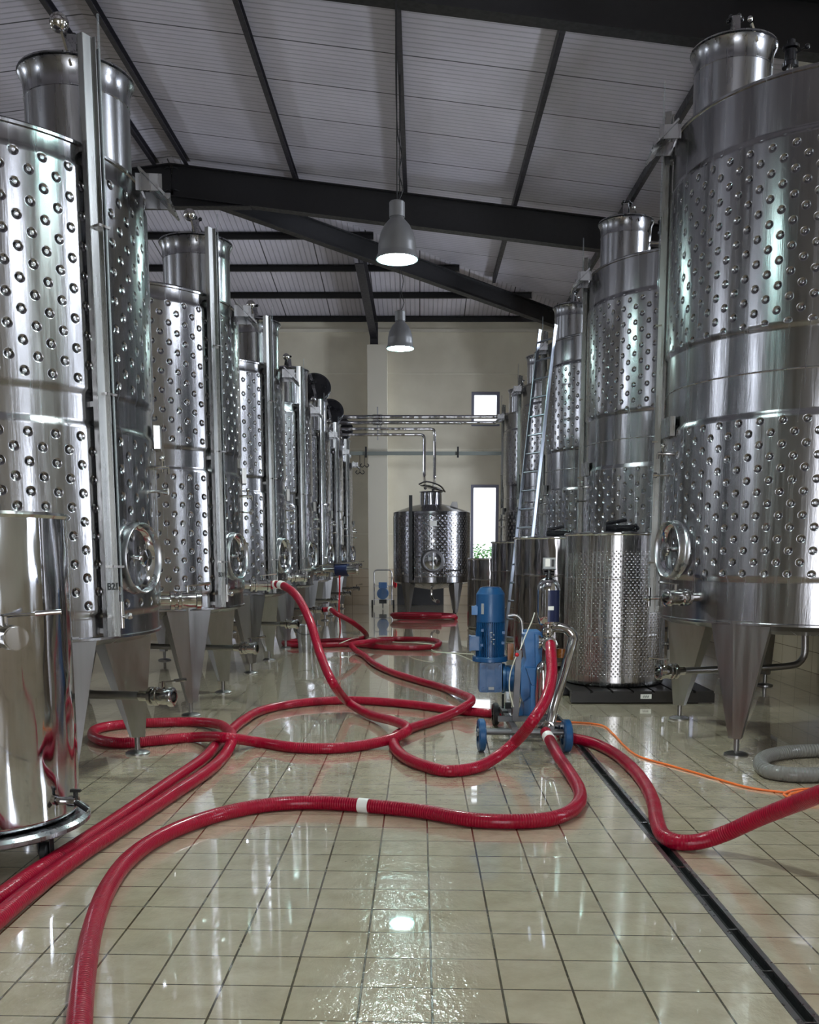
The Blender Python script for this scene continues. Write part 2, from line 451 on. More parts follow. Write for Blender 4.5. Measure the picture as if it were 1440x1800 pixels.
for y in WIN_Y[::2]: lefth += [(y-0.9, y+0.9, *WU)]
wall_holes('x', XL-0.15, 0.3, YB, YF, EAVE+0.02, lefth, 'wall_left', M['wall'])
wb = wall_holes('y', YB-0.15, 0.3, XL, XR, EAVE+0.02, [(-1.9, 1.9, 0, 4.2)], 'wall_back', M['wall'])
gb = MB(); gb.add([(XL, YB-0.01, EAVE), (XR, YB-0.01, EAVE), (RX, YB-0.01, RIDGE), (XL, YB-0.3, EAVE), (XR, YB-0.3, EAVE), (RX, YB-0.3, RIDGE)],
                  [(0, 1, 2), (5, 4, 3), (0, 3, 4, 1), (1, 4, 5, 2), (2, 5, 3, 0)])
struct(gb, 'trim_gable', M['wall'])
# moulded ledges on the far wall
lg = MB()
for z in (7.72,): lg.box(((XL+XR)/2, YF-0.03, z), (XR-XL, 0.06, 0.09))
struct(lg, 'trim_ledge', M['concrete'])
lg = MB(); lg.box(((XL+XR)/2, YF-0.012, 0.525), (XR-XL, 0.024, 1.05)); struct(lg, 'trim_tiled_dado', M['wains'])
lg = MB(); lg.box((XR-0.012, (YB+YF)/2, 0.525), (0.024, YF-YB, 1.05)); struct(lg, 'trim_tiled_dado_right', M['wains'])
# column with its plinth
cm = MB(); cm.box((-1.19, YF-0.25, 3.62), (0.55, 0.5, 7.25)); struct(cm, 'trim_column', M['concrete'])

wi = 0
def window(c, w, h, axis, depth=0.08):
    """frame with its pane; c = centre"""
    global wi; wi += 1
    r = bpy.data.objects.new('window_%d' % wi, None); C.objects.link(r); r.location = c; r['kind'] = 'structure'
    if axis == 'x': r.rotation_euler = (0, 0, PI/2)
    f = MB(); t = 0.085
    for sx in (-1, 1): f.box((sx*(w/2-t/2), 0, 0), (t, depth, h))
    for sz in (-1, 1): f.box((0, 0, sz*(h/2-t/2)), (w-2*t, depth, t))
    f.build('window_frame', M['frame'], r, smooth=False)
    g = MB(); g.box((0, 0, 0), (w-2*t, 0.008, h-2*t)); g.build('window_pane', M['glass'], r, smooth=False)
    return r
M['frame'] = plain('grey_violet_window_frame', (0.20, 0.20, 0.27), 0.4)
for lo, hi in (WU, WLo): window(((FW[0]+FW[1])/2, YF+0.1, (lo+hi)/2), FW[1]-FW[0], hi-lo, 'y')
for y in WIN_Y:  # unseen side windows; the upper ones go with the added roof fill
    for lo, hi in (WU, WLo): window((XR+0.1, y, (lo+hi)/2), 0.8, hi-lo, 'x')
for y in WIN_Y[::2]:  # unseen left clerestory, added to brighten the roof
    for lo, hi in (WU,): window((XL-0.1, y, (lo+hi)/2), 1.8, hi-lo, 'x')
# frame of the assumed door behind the camera
dr = MB()
for sx in (-1.95, 1.95): dr.box((sx, YB+0.05, 2.15), (0.1, 0.1, 4.3))
dr.box((0, YB+0.05, 4.25), (3.8, 0.1, 0.1)); struct(dr, 'door_1', M['frame'])

# roof: two long slopes and a hipped end
rf = MB(); T = 0.12
def slab(mb, pts):
    n = len(pts); mb.add([p for p in pts]+[(p[0], p[1], p[2]+T) for p in pts],
        [tuple(range(n-1, -1, -1)), tuple(range(n, 2*n))]+[(i, (i+1) % n, n+(i+1) % n, n+i) for i in range(n)])
slab(rf, [(XR, YB, EAVE), (XR, YF, EAVE), (RX, YA, RIDGE), (RX, YB, RIDGE)])
slab(rf, [(RX, YB, RIDGE), (RX, YA, RIDGE), (XL, YF, EAVE), (XL, YB, EAVE)])
struct(rf, 'ceiling', M['roofx'])
rf = MB(); slab(rf, [(XR, YF, EAVE), (XL, YF, EAVE), (RX, YA, RIDGE)])
struct(rf, 'ceiling_hip_end', M['roofy'])

def ibeam(a, b, dep, w=0.22, drop=0.16, fl_mat=0):
    """I section whose top flange hangs just under the roof line a-b"""
    mb = MB(); a, b = Vector(a), Vector(b); o = Vector((0, 0, -drop))
    mb.bar(a+o+Vector((0, 0, -0.01)), b+o+Vector((0, 0, -0.01)), w, 0.02)
    mb.bar(a+o+Vector((0, 0, -dep/2)), b+o+Vector((0, 0, -dep/2)), 0.02, dep-0.03)
    mb.bar(a+o+Vector((0, 0, -dep)), b+o+Vector((0, 0, -dep)), w, 0.022)
    return mb
def haunch(mb, y, dep, drop=0.16, w=0.22, L=1.5, add=0.18):
    z0 = RIDGE-drop-dep
    for s in (-1, 1):
        zz = z0-SL*L
        mb.add([(RX, y-0.01, z0), (RX+s*L, y-0.01, zz), (RX, y-0.01, zz-0.02), (RX, y+0.01, z0), (RX+s*L, y+0.01, zz), (RX, y+0.01, zz-0.02)],
               [(0, 1, 2), (5, 4, 3), (0, 3, 4, 1), (1, 4, 5, 2), (2, 5, 3, 0)])
        mb.bar((RX, y, zz-0.02), (RX+s*(L+0.05), y, zz-0.02), w, 0.022)
for k, y in enumerate((-3.6, 4.3, 12.25, 20.0)):
    dep = 0.60
    mb = MB()
    for s in (1, -1):
        xe = XR if s > 0 else XL
        q = ibeam((RX, y, RIDGE), (xe, y, EAVE), dep); mb.add(q.v, q.f)
    haunch(mb, y, dep)
    if y < YA:
        for xe, s in ((XR-0.2, 1), (XL+0.2, -1)):
            pass
    struct(mb, 'trim_roof_frame', M['dark'])
# hip rafters and the jack rafter over the column
for xe in (XR, XL):
    q = ibeam((RX, YA, RIDGE), (xe, YF, EAVE), 0.42, 0.2, 0.22); struct(q, 'trim_hip_rafter', M['dark'])
jx = -1.28; jt = (jx-RX)/(XR-RX)*(YF-YA)+YA+0.2
q = ibeam((jx-0.12, jt, EAVE+ES*(YF-jt)), (jx, YF-0.1, EAVE+0.02), 0.5, 0.2, 0.16); q.bar((jx, YF-0.2, EAVE-0.2), (jx, YF-0.2, 7.25), 0.22, 0.14)
struct(q, 'trim_jack_rafter', M['purlin'])
# purlins: channels along the hall, and level ones on the hip end
def purlin(a, b, mat):
    mb = MB(); a, b = Vector(a), Vector(b); d = 0.14
    o = Vector((0, 0, -d/2-0.005))
    mb.bar(a+o, b+o, 0.012, d)
    s = (b-a).cross(Vector((0, 0, 1))).normalized()*0.035
    mb.bar(a+o+s+Vector((0, 0, -d/2)), b+o+s+Vector((0, 0, -d/2)), 0.075, 0.012)
    mb.bar(a+o+s+Vector((0, 0, d/2-0.006)), b+o+s+Vector((0, 0, d/2-0.006)), 0.075, 0.012)
    return struct(mb, 'trim_purlin', mat)
for x in (3.95, 1.85, -0.32, -2.5, -4.62, -5.25, -7.3, -9.4, -11.5, -13.6):
    t = abs(x-RX)/(XR-RX)
    purlin((x, YB, roof_h(x)), (x, YA+t*(YF-YA)-0.1, roof_h(x)), M['purlin'])
for y in (21.4, 23.1, 24.75, 26.35, 27.92):
    t = (y-YA)/(YF-YA); hw = t*(XR-RX)
    purlin((RX-hw, y, EAVE+ES*(YF-y)), (RX+hw, y, EAVE+ES*(YF-y)), M['dark'])

# outside
gr = MB(); gr.box((-5, 60, -0.35), (160, 90, 0.3)); struct(gr, 'ground', M['soil'])
def hedge(x0, x1, y, h, label):
    mb = MB(); rnd = random.Random(3)
    for i in range(4800):
        c = Vector((rnd.uniform(x0, x1), y+rnd.gauss(0, 0.45), rnd.random()**0.7*h*(0.8+0.2*math.sin(rnd.random()*6))))
        a = rnd.uniform(0, 6.28); b = rnd.uniform(-1, 1); s = rnd.uniform(0.05, 0.11)
        t = Vector((math.cos(a), math.sin(a), b)).normalized(); n = t.cross(Vector((rnd.uniform(-1, 1), rnd.uniform(-1, 1), 1))).normalized()
        mb.add([c-t*s, c+n*s*0.5, c+t*s, c-n*s*0.5], [(0, 1, 2, 3)])
    o = mb.build('hedge', M['leaf'], smooth=False); o['label'] = label; o['category'] = 'hedge'; o.location = (0, 0, -0.2)
hedge(0.6, 4.2, 31.5, 2.0, 'sunlit green hedge outside the lower window of the far wall')

# ================================================================ slot drain
d = thing('slot_drain', ((DX0+DX1)/2, 0, 0), 'long dark slot drain with steel edges sunk in the tiled floor', 'drain')
for sx in (-1, 1):
    e = MB(); e.box((sx*0.033, 3.05, -0.004), (0.022, 17.9, 0.012)); e.build('channel_edge', M['drainedge'], d, smooth=False)
e = MB(); e.box((0, 3.05, -0.045), (0.088, 17.9, 0.01)); e.box((-0.0235, 3.05, -0.025), (0.003, 17.9, 0.032)); e.box((0.0235, 3.05, -0.025), (0.003, 17.9, 0.032)); e.build('channel_bed', M['drainbed'], d, smooth=False)
for k in range(25):
    e = MB(); e.box((0, 2.13+k*0.385, -0.004), (0.046, 0.007, 0.008)); e.build('cross_bridge', M['chrome'], d, smooth=False)

# ================================================================ tanks
def make_valve(parent, name, base, dirv, L, r=0.04, handle_up=True, hl=0.16):
    """ball valve with union nut and lever; base point, direction"""
    dv = Vector(dirv).normalized(); b = Vector(base); mb = MB()
    mb.lathe([(0.0005, 0), (r*0.75, 0), (r*0.75, L*0.3), (r*1.35, L*0.3), (r*1.35, L*0.38), (r*1.05, L*0.40), (r*1.05, L*0.46), (r*1.35, L*0.47), (r*1.35, L*0.53),
              (r*1.12, L*0.55), (r*1.18, L*0.7), (r*1.12, L*0.86), (r*1.4, L*0.88), (r*1.4, L*0.97), (r*1.1, L), (r*0.8, L), (r*0.75, L*0.8), (0.0005, L*0.8)], 20, b, dv)
    v = mb.build(name, M['chrome'], parent)
    up = Vector((0, 0, 1)); c = b+dv*(L*0.7)
    h = MB(); h.cyl(c+up*r, c+up*(r+0.055), 0.012, n=10)
    side = (dv*0.9+up*0.12).normalized()
    h.bar(c+up*(r+0.05)-side*0.02, c+up*(r+0.05)+side*hl, 0.022, 0.008); h.cyl(c+up*(r+0.05)+side*hl*0.5, c+up*(r+0.05)+side*hl, 0.011, n=10)
    h.build('handle', M['chrome'], v)
    return v

def make_tank(name, R, H, side, bands, shellmat, aN, aisle, gaugedeg, manhole_deg, valve_deg, outdeg, plate_deg, N=96):
    """side: +1 aisle at +X, -1 aisle at -X. returns Empty"""
    t = bpy.data.objects.new(name, None); C.objects.link(t)
    J = 0.016; zb = 0.98
    pr = [(0.0005, 0.86), (R*0.55, 0.88), (R-0.06, 0.945), (R-0.008, 0.975), (R+0.012, zb), (R+0.012, zb+0.015), (R, zb+0.02)]
    for a, b in bands:
        pr += [(R, a-0.025), (R+J*0.4, a-0.012), (R+J, a+0.012), (R+J, b-0.012), (R+J*0.4, b+0.012), (R, b+0.025)]
    pr += [(R, H-0.02), (R+0.012, H-0.015), (R+0.012, H), (R-0.02, H+0.02), (0.75*R, H+0.07), (0.4*R, H+0.13), (0.0005, H+0.17)]
    sh = MB(); sh.lathe(pr, N); shell = sh.build('shell', shellmat, t, ang=50)
    # weld seams between the plates
    s2 = MB()
    for z in ([(bands[0][1]+bands[1][0])/2, ] if side < 0 else []):
        s2.lathe([(R+0.001, z-0.006), (R+0.005, z), (R+0.001, z+0.006)], N)
    if s2.v: s2.build('weld_seam', M['steel'], t)
    # neck
    nx = aisle*(0.75 if side > 0 else 0.78); r = 0.31 if side > 0 else 0.285; zt = H+(0.58 if side > 0 else 0.56)
    nk = MB(); nk.lathe([(r, H-0.0), (r, zt-0.15), (r+0.004, zt-0.147), (r+0.004, zt-0.14), (r, zt-0.135), (r+0.006, zt-0.05), (r+0.02, zt-0.012), (r+0.03, zt), (r+0.02, zt+0.006), (r-0.01, zt-0.03), (r-0.01, zt-0.2), (0.0005, zt-0.2)], 56, (nx, 0, 0))
    nk.lathe([(r, H+0.01), (r+0.02, H+0.0)], 56, (nx, 0, 0))
    nk.build('manway_neck', M['steel'], t, ang=50)
    # lid with clamp bow and hand screw
    ld = MB(); ld.lathe([(0.0005, 0.075), (r*0.5, 0.065), (r*0.85, 0.04), (r+0.03, 0.012), (r+0.035, 0.0), (r+0.0, -0.006), (0.0005, 0.03)], 48)
    lid = ld.build('lid', M['steel'], t, ang=50); lid.location = (nx, 0, zt+0.012)
    bw = MB()
    dy = Vector((0.25, -0.97, 0)).normalized() if side > 0 else Vector((-0.25, -0.97, 0)).normalized()
    pth = [dy*(-r-0.02)+Vector((0, 0, 0.0)), dy*(-r*0.7)+Vector((0, 0, 0.15)), dy*(-0.10)+Vector((0, 0, 0.2)), dy*(r*0.72)+Vector((0, 0, 0.15)), dy*(r+0.02)]
    for i in range(4): bw.bar(pth[i], pth[i+1], 0.055, 0.012)
    bw.build('clamp_bow', M['steel'], lid)
    ks = MB(); k0 = Vector((0, 0, 0.06)) ; k1 = Vector((0, 0, 0.20))
    ks.cyl(k0, k1, 0.014, n=12); ks.lathe([(0.0005, 0), (0.03, 0), (0.035, 0.03), (0.02, 0.05), (0.0005, 0.05)], 14, k1)
    for q in range(5):
        a = q*2*PI/5; ks.sphere(k1+Vector((0.05*math.cos(a), 0.05*math.sin(a), 0.03)), 0.018, 10)
        ks.cyl(k1+Vector((0, 0, 0.03)), k1+Vector((0.05*math.cos(a), 0.05*math.sin(a), 0.03)), 0.008, n=8)
    ks.build('hand_screw', M['blackgloss'], lid)
    ea = MB(); e0 = (dy if side > 0 else Vector((0.3, -0.95, 0)))*(r+0.0)
    lz = 0.13 if side > 0 else 0.05
    ea.bar(e0+Vector((0, 0, -0.06)), e0+Vector((-0.05, 0, lz))+dy*0.03, 0.03, 0.014, up=(1, 0, 0)); ea.sphere(e0+Vector((-0.06, 0, lz+0.03))+dy*0.03, 0.055 if side > 0 else 0.02, 16)
    ea.build('latch_lever', M['chrome'], lid)
    # breather pipe with its valve on the far side of the neck
    bp = MB(); sx = -side
    p0 = Vector((nx+sx*(r-0.01), -0.05, zt-0.42))
    ps = [p0, p0+Vector((sx*0.16, 0, 0.0)), p0+Vector((sx*0.24, 0, 0.05)), p0+Vector((sx*0.28, 0, 0.16)), p0+Vector((sx*0.28, 0, 0.34))]
    if side > 0: bp.tube(ps, 0.036, 14, res=0.03)
    else: bp.tube([p0+Vector((0, 0, 0.2)), p0+Vector((0.1, 0, 0.2)), p0+Vector((0.14, 0, 0.24)), p0+Vector((0.14, 0, 0.3))], 0.03, 14, res=0.03)
    bo = bp.build('breather_pipe', M['chrome'], t)
    bv = MB(); pe = ps[-1] if side > 0 else p0+Vector((0.14, 0, 0.3))
    bv.cyl(pe, pe+Vector((0, 0, 0.03)), 0.06, n=18); bv.cyl(pe+Vector((0, 0, 0.04)), pe+Vector((0, 0, 0.12)), 0.045, n=18)
    bv.cyl(pe+Vector((0, 0, 0.13)), pe+Vector((0, 0, 0.15)), 0.06, n=18); bv.cyl(pe+Vector((0, 0, 0.15)), pe+Vector((0, 0, 0.19)), 0.03, n=12)
    bv.cyl(pe+Vector((0, 0, 0.08)), pe+Vector((0.1, -0.06, 0.12)), 0.008, n=8); bv.sphere(pe+Vector((0.1, -0.06, 0.12)), 0.02, 10)
    bv.build('relief_valve', M['chrome'] if side > 0 else M['blackgloss'], bo)
    # folded sheet legs
    for q in range(4):
        a = PI/4+q*PI/2; e, tg = pol(1, a), pol(1, a+PI/2)
        zt2, zb2 = 1.0, 0.13
        rt, rb = R-0.03, R-0.015
        def ring(w, dd, rr, z, bul): return [e*rr-tg*w+Vector((0, 0, z)), e*(rr+bul)-tg*w*0.15+Vector((0, 0, z)), e*rr+tg*w+Vector((0, 0, z)), e*(rr-dd)+tg*w*0.45+Vector((0, 0, z)), e*(rr-dd)-tg*w*0.45+Vector((0, 0, z))]
        lg = MB(); vs = ring(0.235, 0.34, rt, zt2, 0.045)+ring(0.05, 0.09, rb, zb2, 0.012)
        lg.add(vs, [(4, 3, 2, 1, 0), (5, 6, 7, 8, 9)]+[(i, (i+1) % 5, 5+(i+1) % 5, 5+i) for i in range(5)])
        lg.bar(vs[0], vs[1], 0.006, 0.02); lg.bar(vs[1], vs[2], 0.006, 0.02)
        leg = lg.build('leg', M['leg'], t, ang=15)
        ft = MB(); c = e*(rb-0.04)
        ft.cyl(c+Vector((0, 0, 0.02)), c+Vector((0, 0, 0.14)), 0.02, n=14); ft.lathe([(0.0005, 0), (0.09, 0), (0.09, 0.01), (0.075, 0.02), (0.03, 0.03), (0.0005, 0.03)], 28, c)
        ft.build('foot', M['leg'], leg)
    # side manhole: rolled collar with recessed dished door and hand wheel
    a = rad(manhole_deg); e = pol(1, a); z0 = 1.47 if side > 0 else 1.53
    q = Vector((0, 0, 1)).rotation_difference(e)
    mh = MB(); b = e*(R-0.04)+Vector((0, 0, z0))
    mh.lathe([(0.245, 0.0), (0.238, 0.045), (0.228, 0.055), (0.222, 0.065), (0.220, 0.08), (0.220, 0.11), (0.214, 0.118), (0.206, 0.11), (0.2, 0.065)], 48, b, e)
    mo = mh.build('manhole_collar', M['steel'], t, ang=60)
    md = MB(); md.lathe([(0.2, 0.075), (0.17, 0.05), (0.1, 0.035), (0.0005, 0.03)], 40, b, e); dd = md.build('manhole_door', M['pol'], t, ang=60)
    hw = MB(); hw.cyl(b+e*0.04, b+e*0.12, 0.018, n=14); hw.lathe([(0.0005, 0.11), (0.055, 0.11), (0.06, 0.12), (0.055, 0.135), (0.0005, 0.14)], 20, b, e)
    tgv = Vector((0, 0, 1)).cross(e).normalized()
    hw.cyl(b+e*0.125-Vector((0, 0, 0.085)), b+e*0.125+Vector((0, 0, 0.085)), 0.01, n=10); hw.cyl(b+e*0.125-tgv*0.085, b+e*0.125+tgv*0.085, 0.01, n=10)
    hw.build('hand_wheel', M['chrome'], dd)
    # level gauge: folded channel, glass tube, clamps, tap
    a = rad(gaugedeg); e = pol(1, a); tg = Vector((0, 0, 1)).cross(e).normalized()
    za, zz = 1.0, (4.36 if side > 0 else 5.0)
    rr = R+(0.075 if side > 0 else 0.055); w = 0.055
    ch = MB()
    up = Vector((0, 0, 1))
    def post(off, wt, wr, z0, z1):
        c = e*rr+off
        vs = []
        for z in (z0, z1):
            for i, j in ((-1, -1), (1, -1), (1, 1), (-1, 1)): vs.append(c+tg*(i*wt/2)+e*(j*wr/2)+up*z)
        ch.add(vs, [(3, 2, 1, 0), (4, 5, 6, 7), (0, 1, 5, 4), (1, 2, 6, 5), (2, 3, 7, 6), (3, 0, 4, 7)])
    s = 1
    post(tg*0, 0.07, 0.004, za, zz); post(tg*(0.035), 0.004, 0.05, za, zz); post(tg*(-0.035)-e*0.02, 0.004, 0.04, za, zz); post(tg*0.062+e*0.0, 0.004, 0.05, za+0.3, zz-0.05)
    for z in (za+0.02, 2.35, H-0.05): post(-e*0.04, 0.06, 0.07, z, z+0.03)
    ga = ch.build('gauge_channel', M['gauge'], t, smooth=False)
    tb = MB(); tb.cyl(e*(rr+0.035)+tg*0.05+up*(za+0.18), e*(rr+0.035)+tg*0.05+up*(zz+0.12 if side > 0 else zz+0.22), 0.007, n=10); tb.build('gauge_tube', M['tube'], ga)
    for z in (2.42, 3.35, 1.42):
        cl = MB(); cl.box(e*(rr+0.02)+tg*0.03+up*z, (0.08, 0.05, 0.014), Matrix.Rotation(a+PI/2, 3, 'Z')); cl.build('gauge_clamp', M['chrome'], ga)
    tp = MB(); c = e*(rr+0.03)+tg*0.05+up*(za+0.12)
    tp.cyl(c-up*0.07, c+up*0.09, 0.017, n=12); tp.cyl(c-e*0.09, c+e*0.04, 0.013, n=10); tp.cyl(c+e*0.0+tg*0.0, c+tg*0.06, 0.012, n=10); tp.sphere(c+tg*0.06, 0.022, 10)
    tp.build('gauge_tap', M['chrome'], ga)
    # name plate, sampling tap and thermometer
    a = rad(plate_deg); e = pol(1, a); pz = bands[0][1]+0.02
    pm = MB(); pm.box(e*(R+0.035)+up*pz, (0.04, 0.22, 0.15), Matrix.Rotation(a, 3, 'Z')); pm.build('name_plate', M['gauge'], t, smooth=False)
    a2 = rad(plate_deg-side*6 if side > 0 else plate_deg); e = pol(1, a2)
    ta = MB(); c = e*(R+0.0)+up*(pz-0.2); ta.cyl(c, c+e*0.11, 0.014, n=10); ta.cyl(c+e*0.07-up*0.03, c+e*0.07+up*0.05, 0.011, n=8); ta.sphere(c+e*0.07+up*0.06, 0.02, 10); ta.cyl(c+e*0.11, c+e*0.11-up*0.04, 0.01, n=8)
    ta.build('sampling_tap', M['chrome'], t)
    th = MB(); a3 = rad(plate_deg-side*10 if side > 0 else plate_deg-4); e = pol(1, a3); c = e*R+up*(pz-0.36)
    th.cyl(c, c+e*0.10, 0.010, n=8); th.cyl(c+e*0.09, c+e*0.12, 0.022, n=14); th.build('thermometer', M['chrome'], t)
    # racking valve just above the rim, and the outlet pipe below
    a = rad(valve_deg); e = pol(1, a); make_valve(t, 'racking_valve', e*(R-0.01)+up*1.17, e, 0.31, 0.048)
    a = rad(outdeg); e = pol(1, a); op = MB()
    op.tube([Vector((0, 0, 0.87)), Vector((0, 0, 0.66))+e*0.0, Vector((0, 0, 0.60))+e*0.06, Vector((0, 0, 0.585))+e*0.16, Vector((0, 0, 0.585))+e*(R+0.03)], 0.028, 14, res=0.04)
    oo = op.build('outlet_pipe', M['leg'], t)
    make_valve(oo, 'outlet_valve', e*(R-0.02)+up*0.585, e, 0.24, 0.045)
    # ladder hook plate at the top
    hk = MB(); a = rad(5 if side > 0 else 176); e = pol(1, a); tg = Vector((0, 0, 1)).cross(e)
    for q in (-1, 1): hk.bar(e*(R+0.0)+tg*(q*0.16)+up*(H-0.02), e*(R+0.16)+tg*(q*0.16)+up*(H-0.02), 0.01, 0.10)
    hk.add([e*(R+0.02)-tg*0.2+up*(H+0.05), e*(R+0.02)+tg*0.2+up*(H+0.05), e*(R+0.2)+tg*0.2+up*(H-0.13), e*(R+0.2)-tg*0.2+up*(H-0.13),
            e*(R+0.03)-tg*0.2+up*(H+0.06), e*(R+0.03)+tg*0.2+up*(H+0.06), e*(R+0.21)+tg*0.2+up*(H-0.12), e*(R+0.21)-tg*0.2+up*(H-0.12)],
           [(0, 1, 2, 3), (7, 6, 5, 4), (0, 4, 5, 1), (1, 5, 6, 2), (2, 6, 7, 3), (3, 7, 4, 0)])
    hk.build('ladder_bracket', M['steel'], t, smooth=False)
    return t

def open_lid(t):
    for ch in t.children:
        if ch.name.startswith('lid'):
            ch.rotation_euler = (rad(68), 0, 0); ch.location.z += 0.32; ch.location.y += 0.36; ch.location.x += 0.03
            ch.data = ch.data.copy(); ch.data.materials[0] = M['blackgloss']
def text_part(txt, size, parent, loc, rot, mat, name='lettering'):
    cu = bpy.data.curves.new('txt', 'FONT'); cu.body = txt; cu.size = size; cu.extrude = 0.0008; cu.offset = 0.0012
    cu.align_x = 'CENTER'; cu.align_y = 'CENTER'
    to = bpy.data.objects.new('txt', cu); C.objects.link(to)
    bpy.context.view_layer.update()
    me = bpy.data.meshes.new_from_object(to.evaluated_get(bpy.context.evaluated_depsgraph_get()))
    bpy.data.objects.remove(to); me.materials.clear(); me.materials.append(mat)
    o = bpy.data.objects.new(name, me); C.objects.link(o); o.parent = parent; o.location = loc; o.rotation_euler = rot
    return o

RL, RR = 1.1, 1.17
XLc, XRc = -2.87, 3.16
YLs = [6.33+3.17*i for i in range(7)]; YLs[-1] = 25.3
YRs = [7.8+3.8*i for i in range(5)]
protoL = make_tank('fermentation_tank', RL, 3.80, 1, LB, M['shellL'], 0, 1, -30, -14, 20, -12, 12)
protoR = make_tank('fermentation_tank', RR, 4.69, -1, RB, M['shellR'], 0, -1, 161, 191, 206, 199, 184)
labL = ['tall dimpled steel tank marked B2, nearest of the left row',
        'tall dimpled steel tank marked B3, second in the left row',
        'dimpled steel tank third in the left row, between B3 and the steel bucket',
        'dimpled steel tank fourth in the left row, beside the blue valve actuator',
        'dimpled steel tank fifth in the left row, nearest of those with open lids',
        'dimpled steel tank sixth in the left row, middle one with an open lid',
        'dimpled steel tank farthest in the left row, close to the far wall']
labR = ['huge dimpled steel tank nearest in the right row, with round side manhole',
        'dimpled steel tank second in the right row, behind the embossed vat',
        'dimpled steel tank third in the right row, with the ladder leaning on it',
        'dimpled steel tank fourth in the right row, just beyond the ladder',
        'dimpled steel tank farthest in the right row, next to the far windows']
tanksL, tanksR = [], []
for i, y in enumerate(YLs):
    t = protoL if i == 0 else dup(protoL)
    t.location = (XLc, y, 0); t['label'] = labL[i]; t['category'] = 'tank'; t['group'] = 'tall tanks of the left row'; tanksL.append(t)
for i, y in enumerate(YRs):
    t = protoR if i == 0 else dup(protoR)
    t.location = (XRc, y, 0); t['label'] = labR[i]; t['category'] = 'tank'; t['group'] = 'tall tanks of the right row'; tanksR.append(t)
for i in (4, 5, 6): open_lid(tanksL[i])
for i, s_ in ((0, 'B2'), (1, 'B3')):
    ga = [c for c in tanksL[i].children if c.name.startswith('gauge_channel')][0]
    a = rad(-30); e = pol(1, a)
    p = e*(RL+0.0785)+Vector((0, 0, 1.30))
    text_part(s_, 0.058, ga, p, (PI/2, 0, a+PI/2), M['ink'], 'tank_number')

